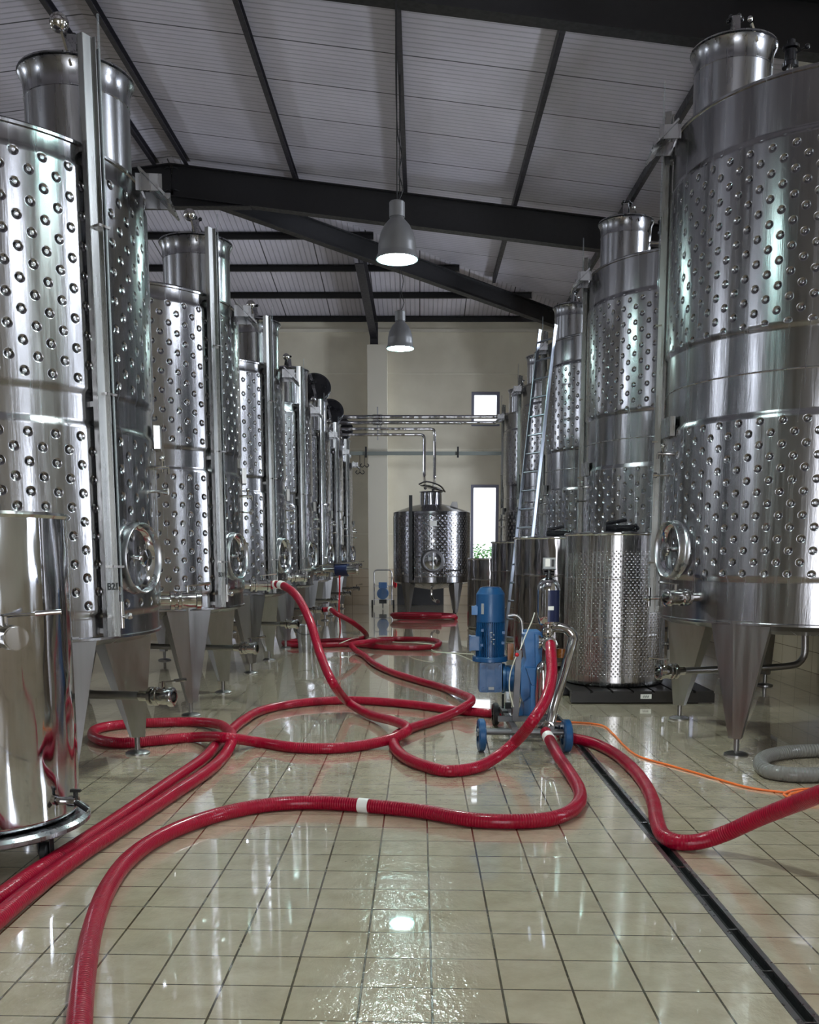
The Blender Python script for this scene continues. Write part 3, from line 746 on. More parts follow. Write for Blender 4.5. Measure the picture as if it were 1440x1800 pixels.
# small tank by the far wall
def far_tank():
    t = thing('small_tank', (0.29, 23.2, 0), 'squat embossed steel tank standing alone before the far wall', 'tank')
    R = 0.92; H = 2.47
    sh = MB(); sh.lathe([(0.0005, 0.62), (R*0.6, 0.70), (R-0.05, 0.79), (R, 0.82), (R, 0.95), (R+0.006, 0.97), (R+0.006, 2.37), (R, 2.38), (R, H-0.01), (R-0.02, H), (0.5, H+0.14), (0.27, H+0.19), (0.0005, H+0.2)], 96)
    sh.build('shell', M['shellS'], t, ang=50)
    nk = MB(); nx = -0.02
    nk.lathe([(0.26, H+0.1), (0.26, H+0.45), (0.29, H+0.47), (0.28, H+0.48), (0.24, H+0.45), (0.24, H+0.4), (0.0005, H+0.4)], 40, (nx, -0.1, 0)); nk.build('manway_neck', M['pol'], t)
    ld = MB(); ld.lathe([(0.0005, 0.07), (0.2, 0.05), (0.29, 0.015), (0.3, 0.0), (0.0005, -0.01)], 36); l = ld.build('lid', M['blackgloss'], t); l.location = (nx+0.02, -0.1, H+0.55); l.rotation_euler = (0, rad(14), 0)
    b = MB(); b.tube([(-0.33, 0, 0.02), (-0.2, 0, 0.12), (0.0, 0, 0.14), (0.2, 0, 0.1), (0.33, 0, 0.0)], 0.018, 8, res=0.03); b.build('clamp_bow', M['chrome'], l)
    for q, a in enumerate((PI*1.25, PI*1.75, PI*0.25, PI*0.75)):
        e, tg = pol(1, a), pol(1, a+PI/2); up = Vector((0, 0, 1))
        def ring(w, dd, rr, z): return [e*rr-tg*w+up*z, e*(rr+0.02)+up*z, e*rr+tg*w+up*z, e*(rr-dd)+tg*w*.5+up*z, e*(rr-dd)-tg*w*.5+up*z]
        lg = MB(); lg.add(ring(0.16, 0.24, R-0.04, 0.84)+ring(0.04, 0.06, R-0.1, 0.1), [(4, 3, 2, 1, 0), (5, 6, 7, 8, 9)]+[(i, (i+1) % 5, 5+(i+1) % 5, 5+i) for i in range(5)])
        leg = lg.build('leg', M['leg'], t, ang=15)
        f = MB(); f.cyl(e*(R-0.13), e*(R-0.13)+up*0.12, 0.02, n=10); f.cyl(e*(R-0.13), e*(R-0.13)+up*0.02, 0.06, n=18); f.build('foot', M['black'], leg)
    e = Vector((0, -1, 0)); b0 = Vector((0.01, -R+0.03, 1.32))
    m = MB(); m.lathe([(0.28, 0), (0.27, 0.05), (0.25, 0.06), (0.24, 0.1), (0.22, 0.1), (0.21, 0.06)], 40, b0, e); c = m.build('manhole_collar', M['post'], t)
    c.scale = (1, 1, 1)
    m = MB(); m.lathe([(0.21, 0.06), (0.12, 0.09), (0.0005, 0.1)], 36, b0, e); dd = m.build('manhole_door', M['pol'], t)
    m = MB(); m.cyl(b0+e*0.1-Vector((0, 0, 0.19)), b0+e*0.1+Vector((0, 0, 0.19)), 0.02, n=10); m.cyl(b0+e*0.1-Vector((0.06, 0, 0)), b0+e*0.1+Vector((0.06, 0, 0)), 0.014, n=8); m.build('hand_wheel', M['blackgloss'], dd)
    m = MB(); m.box((-0.5, -R*0.9+0.0, 1.85), (0.08, 0.05, 1.95)); g = m.build('gauge_channel', M['dark'], t, smooth=False)
    m = MB(); m.box((0.02, -R-0.02, 2.18), (0.16, 0.03, 0.12)); m.build('name_plate', M['white'], t, smooth=False)
    m = MB(); m.cyl((0.02, -R, 1.78), (0.02, -R-0.04, 1.78), 0.03, n=16); m.build('sampling_tap', M['chrome'], t)
    m = MB(); m.cyl((0.55, -0.74, 1.1), (0.42, -0.92, 1.1), 0.02, n=10); m.cyl((0.4, -0.95, 1.1), (0.62, -0.95, 1.1), 0.02, n=10); m.sphere((0.66, -0.95, 1.1), 0.04, 10); m.build('racking_valve', M['blackgloss'], t)
    m = MB(); m.cyl((-0.65, -0.66, 1.03), (-0.68, -0.72, 1.03), 0.03, n=12); m.build('drain_plug', M['chrome'], t)
    m = MB(); m.tube([(0.0, 0, 0.66), (0.0, 0, 0.45), (0.05, -0.15, 0.38), (0.12, -0.45, 0.36)], 0.03, 10, res=0.04); m.cyl((0.12, -0.4, 0.36), (0.14, -0.55, 0.36), 0.05, n=14); m.build('outlet_pipe', M['chrome'], t)
    m = MB(); m.add([(0.42, -0.2, H+0.1), (0.62, -0.2, H+0.06), (0.6, -0.2, H+0.24), (0.48, -0.2, H+0.24), (0.42, -0.19, H+0.1), (0.62, -0.19, H+0.06), (0.6, -0.19, H+0.24), (0.48, -0.19, H+0.24)],
              [(0, 1, 2, 3), (7, 6, 5, 4), (0, 4, 5, 1), (1, 5, 6, 2), (2, 6, 7, 3), (3, 7, 4, 0)]); m.build('lifting_lug', M['leg'], t, smooth=False)
far_tank()

# ================================================================ floating-lid vats on the right, and the polished vat at the left
def vat(name, x, y, R, H, z0, mat, label, legs=False, gasket=True):
    t = thing(name, (x, y, z0), label, 'vat')
    b = MB(); b.lathe([(0.0005, 0.02), (R*0.7, 0.01), (R-0.03, 0.0), (R-0.004, 0.02), (R, 0.05), (R, H*0.33), (R+0.003, H*0.335), (R, H*0.34), (R, H*0.7), (R+0.003, H*0.705), (R, H*0.71), (R, H-0.03), (R-0.006, H-0.03), (R-0.006, H-0.45), (0.0005, H-0.45)], 72)
    b.build('body', mat, t, ang=50)
    r = MB(); r.lathe([(R-0.008, H-0.03), (R+0.006, H-0.032), (R+0.016, H-0.02), (R+0.016, H-0.008), (R+0.006, H), (R-0.01, H-0.004), (R-0.008, H-0.03)], 72); r.build('rolled_rim', M['chrome'], t)
    if gasket:
        l = MB(); l.lathe([(0.0005, H-0.06), (R*0.5, H-0.07), (R-0.06, H-0.09), (R-0.03, H-0.06), (R-0.012, H-0.1), (R-0.04, H-0.14), (0.0005, H-0.13)], 60); lid = l.build('floating_lid', M['pol'], t)
        p = MB(); p.cyl((-0.02, 0, H-0.07), (-0.02, 0, H+0.06), 0.05, n=16)
        p.cyl((-0.14, -0.1, H+0.05), (0.14, -0.1, H+0.05), 0.035, n=14); p.cyl((-0.1, 0.08, H+0.1), (0.12, 0.08, H+0.14), 0.02, n=10); p.cyl((0.0, -0.1, H+0.03), (0.0, 0.1, H+0.03), 0.04, n=14)
        for q in range(5):
            a = q*2*PI/5; p.sphere((0.18+0.03*math.cos(a), -0.05, H+0.05+0.03*math.sin(a)), 0.022, 8)
        p.cyl((0.1, -0.05, H+0.05), (0.18, -0.05, H+0.05), 0.012, n=8)
        p.build('lid_pump', M['blackgloss'], lid)
    return t
v1 = vat('steel_vat', 2.08, 10.2, 0.53, 1.58, 0.13, M['binemb'], 'embossed open steel vat standing on the black pallet behind the pump')
v2 = vat('steel_vat', 1.80, 12.75, 0.54, 1.66, 0.05, M['bin'], 'polished steel vat directly behind the embossed vat on the pallet')
v3 = vat('steel_vat', 1.80, 16.75, 0.55, 1.70, 0.0, M['bin'], 'tall polished vat between the ladder foot and the shorter far vat', gasket=False)
v4 = vat('steel_vat', 1.40, 19.2, 0.44, 1.40, 0.0, M['bin'], 'shorter polished vat farthest along, below the lower window', gasket=False)
for v in (v1, v2, v3, v4): v['group'] = 'steel vats in front of the right tanks'
m = MB(); m.box((0.0, 0, 0), (0.36, 0.03, 0.02)); 
m = MB()
x0, x1, yy0, yy1 = 1.52, 2.96, 9.46, 10.66
for i in range(7): m.box((x0+0.10+(x1-x0-0.2)*i/6, (yy0+yy1)/2, 0.118), (0.18, yy1-yy0, 0.022))
for yk in (yy0+0.05, (yy0+yy1)/2, yy1-0.05):
    m.box(((x0+x1)/2, yk, 0.06), (x1-x0, 0.1, 0.095)); 
pa = m.build('pallet', M['pallet'], smooth=False); pa['label'] = 'low black pallet under the embossed steel vat'; pa['category'] = 'pallet'
m = MB(); m.box((2.27, yy0-0.003, 0.075), (0.11, 0.004, 0.045)); lb = m.build('pallet_tag', M['white'], pa, smooth=False)
m = MB()
for k in range(9): m.box((2.24+k*0.007, yy0-0.0055, 0.07+0.004*(k % 3)), (0.003+0.001*(k % 2), 0.001, 0.022))
m.build('tag_print', M['ink'], lb, smooth=False)
m = MB(); m.box((1.80, 12.75, 0.02), (0.8, 0.8, 0.04)); m.box((1.80, 12.75, 0.045), (0.86, 0.86, 0.01))
p2 = m.build('base_board', M['pallet'], smooth=False); p2['label'] = 'thin dark board under the second vat of the right side'; p2['category'] = 'board'
# gauge standing beside the embossed vat (on its own shell)
g = MB(); g.box((0.56, -0.13, 0.55), (0.03, 0.025, 1.0)); g.cyl((0.50, -0.16, 0.42), (0.64, -0.16, 0.42), 0.018, n=10); g.cyl((0.56, -0.16, 0.36), (0.56, -0.16, 0.48), 0.022, n=10)
g.build('level_gauge', M['gauge'], v1)

def left_vat():
    R = 0.47; cx, cy = -2.19, 4.62
    t = thing('wheeled_vat', (cx, cy, 0), 'mirror-polished steel vat on castors at the left edge', 'vat')
    zb = 0.20; H = 1.69
    b = MB(); b.lathe([(0.0005, zb+0.01), (R-0.03, zb), (R, zb+0.03), (R, H-0.03), (R-0.008, H-0.03), (R-0.008, zb+0.05), (0.0005, zb+0.05)], 96)
    b.build('body', M['pol'], t, ang=50)
    r = MB(); r.lathe([(R-0.01, H-0.03), (R+0.01, H-0.03), (R+0.022, H-0.016), (R+0.01, H-0.002), (R-0.01, H-0.002), (R-0.01, H-0.03)], 96); r.build('rolled_rim', M['chrome'], t)
    s = MB(); s.lathe([(0.0005, zb-0.05), (R+0.02, zb-0.05), (R+0.05, zb-0.035), (R+0.05, zb-0.015), (R+0.03, zb), (R-0.02, zb)], 96); s.build('base_tray', M['steel'], t)
    for q in range(4):
        a = rad(-22+90*q); c = pol(R-0.07, a)
        w = MB(); w.cyl(c+Vector((0, 0, 0.145)), c+Vector((0, 0, 0.155)), 0.045, n=14)
        w.bar(c+Vector((-0.028, 0.02, 0.14)), c+Vector((-0.028, 0.02, 0.055)), 0.05, 0.005, up=(1, 0, 0)); w.bar(c+Vector((0.028, 0.02, 0.14)), c+Vector((0.028, 0.02, 0.055)), 0.05, 0.005, up=(1, 0, 0))
        k = w.build('castor', M['black'], t); 
        w = MB(); w.lathe([(0.0005, -0.018), (0.045, -0.018), (0.055, -0.012), (0.055, 0.012), (0.045, 0.018), (0.0005, 0.018)], 24, c+Vector((0, 0.02, 0.055)), (1, 0, 0)); w.build('wheel', M['black'], k)
    a = rad(-14); e = pol(1, a); up = Vector((0, 0, 1))
    m = MB(); c = e*(R-0.01)+up*0.31
    m.cyl(c, c+e*0.07, 0.02, n=14); m.cyl(c+e*0.05, c+e*0.09, 0.028, n=14); m.build('drain_spout', M['chrome'], t)
    m = MB(); m.cyl(c+e*0.085-up*0.02, c+e*0.085+up*0.05, 0.012, n=10); m.cyl(c+e*0.085, c+e*0.15-up*0.04, 0.014, n=10); m.box(c+e*0.085+up*0.055, (0.05, 0.016, 0.014)); m.build('tap', M['blackgloss'], t)
    a = rad(-47); e = pol(1, a)
    c = e*(R-0.01)+up*1.13
    m = MB(); m.cyl(c, c+e*0.08, 0.05, n=24)
    for k in range(7): m.cyl(c+e*(0.08+k*0.011), c+e*(0.087+k*0.011), 0.056, n=24)
    m.cyl(c+e*0.075, c+e*0.16, 0.05, n=24); va = m.build('threaded_outlet', M['chrome'], t)
    m = MB(); q = c+e*0.03; m.cyl(q, q+up*0.09, 0.014, n=10); tg = pol(1, rad(15)); m.cyl(q+up*0.09, q+up*0.105+tg*0.20, 0.008, n=10); m.cyl(q+up*0.1+tg*0.13, q+up*0.108+tg*0.24, 0.012, n=12); m.build('lever', M['chrome'], va)
left_vat()

# ================================================================ pendant lamps
def lamp(x, y, zb, label):
    t = thing('pendant_lamp', (x, y, zb), label, 'lamp', group='bell lamps hung along the aisle')
    s = MB(); s.lathe([(0.215, 0.0), (0.213, 0.02), (0.195, 0.06), (0.19, 0.16), (0.17, 0.25), (0.13, 0.33), (0.09, 0.375), (0.075, 0.39), (0.07, 0.41), (0.0005, 0.41)], 48)
    s.lathe([(0.215, 0.0), (0.205, 0.005), (0.185, 0.06), (0.18, 0.16), (0.16, 0.25), (0.12, 0.325), (0.0005, 0.34)], 48)
    bs = s.build('bell_shade', M['lampg'], t, ang=50)
    s = MB(); s.lathe([(0.205, 0.002), (0.183, 0.06), (0.178, 0.12), (0.0005, 0.125)], 48); s.build('reflector', M['refl'], bs)
    c = MB(); c.lathe([(0.0005, 0.56), (0.07, 0.56), (0.08, 0.55), (0.08, 0.41), (0.06, 0.405), (0.06, 0.39)], 28); c.build('gear_housing', M['lampg'], t)
    g = MB(); g.lathe([(0.0005, -0.03), (0.08, -0.02), (0.14, 0.01), (0.14, 0.06), (0.0005, 0.10)], 36); g.build('lamp_glass', M['bulb'], t)
    w = MB(); top = roof_h(x, y)-0.16-zb
    w.cyl((0, 0, 0.55), (0, 0, top), 0.006, n=8); w.tube([(0.01, 0, 0.56), (0.06, 0, 0.68), (0.02, 0, 0.82), (0.05, 0, 1.0), (0.01, 0, 1.2), (0.01, 0, top)], 0.006, 6, res=0.05)
    w.build('suspension', M['dark'], t)
    l = bpy.data.lights.new('lamp_light', 'SPOT'); l.energy = 560; l.color = (0.86, 1.0, 0.97); l.spot_size = rad(132); l.spot_blend = 0.6; l.shadow_soft_size = 0.15
    lo = bpy.data.objects.new('lamp_light', l); C.objects.link(lo); lo.location = (x, y, zb+0.02)
lamp(-0.23, 10.2, 4.46, 'grey bell pendant lamp nearest in the picture, hung before the big frame')
lamp(-0.30, 15.25, 4.62, 'smaller-looking grey bell pendant lamp hanging before the far wall column')
lamp(-0.2, 5.1, 4.46, 'bell pendant lamp just above the top edge of the view')

# ================================================================ hoses
HR = 0.041
def hose(name, pts, label, mat, r=HR, ext=None, cat='hose', n=16, res=0.03):
    """pts: (px, py, height of the hose axis) or a Vector in the hall"""
    P = [p if isinstance(p, Vector) else gp(p[0], p[1], p[2] if len(p) > 2 else r) for p in pts]
    m = MB(); m.tube(P, r, n, res=res)
    o = m.build(name, mat); o['label'] = label; o['category'] = cat
    return o, spline(P, res)
def sleeve(par, path, s0, s1, r, mat, name='white_tape'):
    L = 0; sel = []
    for i in range(1, len(path)):
        L += (path[i]-path[i-1]).length
        if s0 <= L <= s1: sel.append(path[i])
    if len(sel) > 1:
        m = MB(); m.tube(sel, r, 18); m.build(name, mat, par)
def nearest(path, px, py):
    best, L, bl = 1e9, 0, 0
    for i, p in enumerate(path):
        if i: L += (p-path[i-1]).length
        d = p.y*_c-(p.z-CH)*_s; u = p.y*_s+(p.z-CH)*_c
        q = math.hypot(CX+F*p.x/d-px, CY-F*u/d-py)
        if q < best: best, bl = q, L
    return bl
R2 = HR
PT_LOW = gd(959, 1286, 7.12); PT_UP = gd(968, 1133, 7.30)
# A: from the pump's lower port across the foreground
hA, pA = hose('wine_hose', [PT_LOW, gd(966, 1300, 7.0), gd(979, 1325, 6.7), (1000, 1356, 0.05), (1017, 1385), (1019, 1408), (1000, 1428), (965, 1440), (900, 1444), (830, 1441), (740, 1426), (640, 1416), (560, 1411), (480, 1414), (400, 1428), (330, 1450), (270, 1478), (225, 1512), (190, 1560), (165, 1625), (150, 1700), (140, 1790), (134, 1860), (130, 1960)],
    'red ribbed hose from the lower pump port, banded with white tape, sweeping to bottom left', M['hose'])
b = nearest(pA, 641, 1415); sleeve(hA, pA, b-0.055, b+0.055, R2+0.002, M['white'])
sleeve(hA, pA, 0.05, 0.13, R2+0.002, M['white'])
# B: from the upper port, down, round and back up the aisle
hB, pB = hose('wine_hose', [PT_UP, gd(969, 1150, 7.15), gd(970, 1185, 6.98), gd(960, 1228, 6.75), gd(936, 1268, 6.52), (905, 1305, 0.16), (870, 1333, 0.06), (830, 1351), (785, 1355), (740, 1344), (710, 1330), (693, 1310), (697, 1293), (720, 1281), (760, 1268), (800, 1252, 0.06), (825, 1237, 0.12), (829, 1230, 0.13), (815, 1222, 0.08), (780, 1209), (735, 1196), (690, 1182), (660, 1168), (640, 1152), (622, 1140, 0.07), (618, 1133, 0.12), (640, 1129, 0.14), (690, 1126, 0.06)],
    'red ribbed hose from the upper pump port, looping round and up the aisle', M['hose'])
sleeve(hB, pB, 0.04, 0.09, R2+0.002, M['white'])
# C: from the racking valve of the B3 tank, down and round the foot of the B2 tank
C0 = Vector((XLc+1.40*math.cos(rad(20)), 9.5+1.40*math.sin(rad(20)), 1.17))
hC, pC = hose('wine_hose', [C0, C0+Vector((0.10, -0.08, 0.01)), gd(520, 1046, 9.55), gd(545, 1092, 9.2), gd(563, 1150, 8.9), gd(585, 1200, 8.5), (612, 1234, 0.10), (650, 1256, 0.05), (690, 1267, 0.10), (712, 1276, 0.13), (717, 1283, 0.12), (700, 1294, 0.08), (655, 1307, 0.045), (590, 1315), (520, 1314), (450, 1304), (400, 1297, 0.12), (340, 1296), (270, 1302), (215, 1306), (180, 1302), (163, 1293), (172, 1281), (210, 1274), (280, 1270), (340, 1269), (378, 1272, 0.06), (400, 1283, 0.1), (408, 1300, 0.1), (400, 1320), (370, 1352), (310, 1392), (230, 1445), (140, 1503), (60, 1562), (0, 1612), (-90, 1695)],
    'red hose taped white at the B3 tank valve, winding round the B2 tank foot', M['hose'])
sleeve(hC, pC, 0.05, 0.10, R2+0.003, M['white']); sleeve(hC, pC, 0.15, 0.24, R2+0.003, M['white'])
# D: lies beside C, crosses the aisle and ends behind the pump
hD, pD = hose('wine_hose', [(885, 1254), (868, 1254), (830, 1251), (790, 1247), (740, 1240), (680, 1234), (620, 1231), (570, 1232), (510, 1238), (460, 1249), (428, 1266, 0.05), (405, 1285), (384, 1307), (355, 1336), (300, 1374), (220, 1430), (130, 1490), (60, 1535), (0, 1577), (-90, 1642)],
    'red hose crossing the aisle behind the pump, then running beside another to the left edge', M['hose'])
# E: from the outlet of the third tank, with its floor coil
E0 = Vector((XLc+1.33*math.cos(rad(-12)), 15.84-1.33*math.sin(rad(12)), 0.585))
hE, pE = hose('wine_hose', [E0, E0+Vector((0.1, -0.02, 0.01)), gd(592, 1079, 15.35), gd(615, 1091, 15.4), gd(633, 1104, 15.6), gd(643, 1114, 15.9), (641, 1121, 0.06), (620, 1125), (590, 1126), (560, 1127), (520, 1127), (500, 1129), (515, 1134), (560, 1134), (620, 1133), (680, 1138), (730, 1139), (762, 1137, 0.05), (773, 1131, 0.07), (757, 1125, 0.06), (715, 1123), (665, 1124), (648, 1129, 0.05)],
    'dark red hose from a low outlet of the left row, coiled flat mid aisle', M['hosed'])
sleeve(hE, pE, 0.10, 0.18, R2+0.003, M['white'])
# F: from behind the pump to the right edge, rising off the floor
hF, pF = hose('wine_hose', [(985, 1290), (1005, 1297), (1040, 1305), (1075, 1321), (1108, 1347), (1133, 1377), (1149, 1412), (1156, 1447), (1168, 1470), (1190, 1480), (1225, 1480, 0.05), (1270, 1467, 0.10), (1330, 1440, 0.22), (1400, 1412, 0.36), (1475, 1385, 0.50), (1600, 1350, 0.6)],
    'red ribbed hose crossing the slot drain and rising to the right edge', M['hose'])
# coil under the far tank
def coil(cx, cy, R, turns, r, mat, label, name='wine_hose', sq=0.75, zz=0.0, a0=0, squash=1.0):
    P = []
    n = int(turns*24)
    for i in range(n+1):
        a = a0+i*2*PI/24; k = i/24; rr = R*(1-0.05*math.sin(k*1.7+a*0.1))
        P.append(Vector((cx+rr*math.cos(a), cy+rr*math.sin(a)*sq, r+zz+min(int(k), 3)*0.0+ (k % 1.0)*0.0+ k*2*r*0.55*squash)))
    m = MB(); m.tube(P, r, 14); o = m.build(name, mat); o['label'] = label; o['category'] = 'hose'; return o
coil(0.10, 21.6, 0.72, 1.85, 0.045, M['hosed'], 'dark red hose coiled flat on the floor under the far squat tank', sq=0.62)
# grey corrugated suction hose at the right edge
gh, pg = hose('suction_hose', [(1520, 1318, 0.05), (1440, 1319, 0.05), (1385, 1322, 0.05), (1348, 1330, 0.05), (1337, 1344, 0.05), (1356, 1357, 0.05), (1400, 1362, 0.05), (1450, 1361, 0.05), (1530, 1352, 0.05)],
    'grey corrugated hose curled on the tiles at the right edge', M['hoseg'], r=0.05)
# orange cable
oc, po = hose('power_cable', [(955, 1262, 0.10), (985, 1269, 0.012), (1020, 1270, 0.007), (1055, 1274, 0.007), (1078, 1290, 0.007), (1098, 1311, 0.007), (1125, 1330, 0.007), (1180, 1346, 0.007), (1250, 1366, 0.007), (1320, 1385, 0.007), (1370, 1392, 0.007), (1420, 1397, 0.007), (1450, 1394, 0.007), (1450, 1388, 0.02), (1400, 1388, 0.02), (1378, 1397, 0.02), (1400, 1404, 0.02), (1450, 1400, 0.03), (1460, 1391, 0.03), (1410, 1391, 0.03), (1388, 1399, 0.03), (1430, 1408, 0.02), (1480, 1404, 0.01)],
    'thin orange cable running from the pump to a small loop at right', M['orange'], r=0.0075, cat='cable', n=8, res=0.03)
pc, pp_ = hose('thin_cable', [(833, 1150, 0.05), (800, 1148, 0.006), (765, 1145, 0.006), (757, 1138, 0.03), (762, 1133, 0.13), (730, 1130, 0.125), (690, 1128, 0.05), (665, 1122, 0.12), (640, 1121, 0.02), (615, 1124, 0.14), (600, 1130, 0.10), (596, 1132, 0.05)],
    'thin pale cable trailing over the coiled hose towards the pump', M['cream'], r=0.007, cat='cable', n=8, res=0.04)
# actuated valve, red bleed tube and steel bucket by the fourth left tank
av = thing('valve_actuator', gd(565, 1002, 15.75), 'silver pipe valve with dark blue drum, jutting from the left tank row', 'valve')
m = MB(); m.cyl((-0.16, 0.1, 0), (0.26, 0, 0.0), 0.035, n=16); m.cyl((0.0, 0.05, 0), (0.04, 0.04, 0), 0.06, n=16); m.cyl((0.42, -0.04, 0.0), (0.60, -0.08, 0.0), 0.075, n=20); m.cyl((0.58, -0.08, 0), (0.62, -0.08, 0), 0.085, n=20)
m.tube([(-0.1, 0, 0.05), (0.1, -0.05, 0.09), (0.6, -0.1, 0.13)], 0.012, 8, res=0.05); m.build('pipe', M['chrome'], av)
m = MB(); m.cyl((0.24, 0, 0), (0.44, -0.04, 0.0), 0.105, n=24); m.build('drum', M['navy'], av)
rt, pr_ = hose('bleed_tube', [gd(597, 1012, 15.6), gd(597, 1040, 15.65), gd(596, 1070, 15.7), gd(598, 1100, 15.75), (597, 1121, 0.06)], 'thin red tube hanging from the blue drummed valve to the floor', M['red'], r=0.014, cat='tube', n=8, res=0.05)
m = MB(); e_ = gp(597, 1123, 0.0); m.lathe([(0.0005, 0.0), (0.012, 0.0), (0.035, 0.12), (0.035, 0.28), (0.02, 0.33), (0.0005, 0.33)], 14, e_); m.build('tube_end', M['white'], rt)
bk = thing('bucket', (-1.74, 14.6, 0), 'steel bucket on the floor under the left tank outlets', 'bucket')
m = MB(); m.lathe([(0.0005, 0.004), (0.12, 0.0), (0.155, 0.40), (0.162, 0.405), (0.162, 0.415), (0.15, 0.41), (0.115, 0.02), (0.0005, 0.02)], 36); m.build('body', M['steel'], bk)
m = MB(); m.tube([(-0.16, 0, 0.39), (-0.15, -0.05, 0.33), (0, -0.17, 0.27), (0.15, -0.05, 0.33), (0.16, 0, 0.39)], 0.005, 6, res=0.03); m.build('handle', M['black'], bk)

# ================================================================ the pump trolley
def V(px, py, D): return gd(px, py, D)
pump = thing('pump_trolley', (0.85, 7.5, 0), 'blue piston pump on a steel trolley with two red hoses attached', 'pump')
PO = Vector(pump.location)
def L(v): return Vector(v)-PO
def wheel(c, r, w, mat, name='wheel'):
    m = MB(); m.lathe([(r*0.55, -w/2), (r*0.9, -w/2), (r, -w/2+0.01), (r, w/2-0.01), (r*0.9, w/2), (r*0.55, w/2)], 36, c, (1, 0.05, 0))
    m.lathe([(0.0005, -w*0.35), (r*0.56, -w*0.35), (r*0.56, w*0.35), (0.0005, w*0.35)], 30, c, (1, 0.05, 0))
    o = m.build(name, mat, pump)
    h = MB(); h.lathe([(0.0005, -w*0.7), (0.022, -w*0.7), (0.022, w*0.7), (0.0005, w*0.7)], 12, c, (1, 0.05, 0)); h.build('wheel_hub', M['chrome'], o)
    return o
wheel(L((0.47, 7.16, 0.125)), 0.125, 0.055, M['blue']); wheel(L((1.115, 7.13, 0.125)), 0.125, 0.06, M['blue']); wheel(L((0.665, 8.26, 0.10)), 0.10, 0.05, M['black'])
fr = MB()
fr.cyl(L((0.44, 7.17, 0.15)), L((1.14, 7.13, 0.15)), 0.026, n=14)
for x in (0.72, 1.0): fr.bar(L((x, 7.12, 0.17)), L((x, 8.25, 0.15)), 0.045, 0.045)
fr.bar(L((0.66, 8.24, 0.14)), L((1.0, 8.24, 0.14)), 0.045, 0.045)
fr.bar(L((0.62, 7.45, 0.2)), L((1.08, 7.45, 0.2)), 0.05, 0.04)
fr.build('chassis', M['post'], pump)
# grey upright post
m = MB(); a, b_ = V(906, 1268, 7.35), V(911, 1142, 7.42); m.bar(L((a.x, 7.38, a.z)), L((b_.x, 7.38, b_.z)), 0.045, 0.04, up=(0, 1, 0)); m.build('upright_post', M['post'], pump)
m = MB(); q = L(V(909, 1151, 7.33)); m.sphere(q, 0.016, 12); m.build('red_button', M['red'], pump)
# motor
DM = 7.78; mx = V(862, 1100, DM).x
z0, z1, z2, z3, z4 = [V(862, y, DM).z for y in (1033, 1092, 1153, 1162, 1214)]
mc = L((mx, DM, 0))
m = MB(); m.lathe([(0.0005, z0), (0.085, z0), (0.112, z0-0.045), (0.117, z0-0.05), (0.12, z1), (0.112, z1-0.01), (0.0005, z1-0.01)], 40, mc)
for k in range(3): m.lathe([(0.0215+0.022*k, z0+0.001), (0.0215+0.022*k, z0+0.006), (0.028+0.022*k, z0+0.006), (0.028+0.022*k, z0+0.001)], 30, mc)
cw = m.build('fan_cowl', M['blue'], pump)
m = MB(); m.box(mc+Vector((-0.07, -0.099, (z0+z1)/2-0.03)), (0.022, 0.006, 0.085), Matrix.Rotation(-0.55, 3, 'Z')); m.build('rating_plate', M['grey'], cw, smooth=False)
m = MB(); m.lathe([(0.0005, z1), (0.098, z1), (0.098, z2), (0.0005, z2)], 40, mc)
for k in range(44):
    a = 2*PI*k/44; m.bar(mc+pol(0.108, a, z1), mc+pol(0.108, a, z2), 0.005, 0.022, up=pol(1, a))
mot = m.build('finned_motor', M['blue'], pump)
m = MB()
for px, py in ((848, 1108), (885, 1112), (847, 1134), (884, 1130)):
    q = V(px, py, DM-0.13); m.box(L(q), (0.022, 0.02, 0.022))
m.build('motor_lug', M['blue'], mot)
m = MB()
for k in range(6):
    q = V(864+(k % 2)*4, 1112+k*4.0, DM-0.125); m.box(L(q), (0.012 if k % 3 else 0.02, 0.003, 0.008))
m.build('embossed_mark', M['grey'], mot, smooth=False)
tb0 = V(836, 1130, DM-0.02); m = MB(); m.box(L(tb0), (0.085, 0.11, 0.115)); m.box(L(tb0)+Vector((-0.045, 0, 0)), (0.014, 0.12, 0.125)); m.build('terminal_box', M['blue'], pump, smooth=False)
tb0 = V(835, 1073, DM-0.02); m = MB(); m.box(L(tb0), (0.055, 0.06, 0.07)); m.bar(L(tb0)+Vector((0, 0, 0.03)), L(tb0)+Vector((0.09, 0, 0.045)), 0.02, 0.02); m.build('junction_box', M['bluel'], pump, smooth=False)
m = MB(); m.tube([L(tb0)+Vector((0.01, 0, -0.03)), L(tb0)+Vector((0.02, 0, -0.12)), L(V(838, 1112, DM))], 0.012, 8, res=0.02); m.build('motor_cable', M['black'], pump)
m = MB(); m.lathe([(0.0005, z2), (0.14, z2), (0.145, z2-0.008), (0.145, z3+0.004), (0.14, z3), (0.0005, z3)], 40, mc); m.build('motor_flange', M['blue'], pump)
m = MB(); m.box(mc+Vector((0.0, 0, (z3+z4)/2)), (0.16, 0.2, z3-z4)); 
for x in (-0.085, 0.085):
    m.box(mc+Vector((x, 0, (z3+z4)/2)), (0.012, 0.22, z3-z4-0.01))
m.box(mc+Vector((-0.03, -0.105, (z3+z4)/2)), (0.012, 0.012, z3-z4)); m.box(mc+Vector((0.04, -0.105, (z3+z4)/2)), (0.012, 0.012, z3-z4))
for x in (-0.06, 0.07):
    for z in (z3-0.03, z4+0.03): m.cyl(mc+Vector((x, -0.1, z)), mc+Vector((x, -0.115, z)), 0.01, n=8)
gbx = m.build('gearbox', M['blue'], pump, smooth=False)
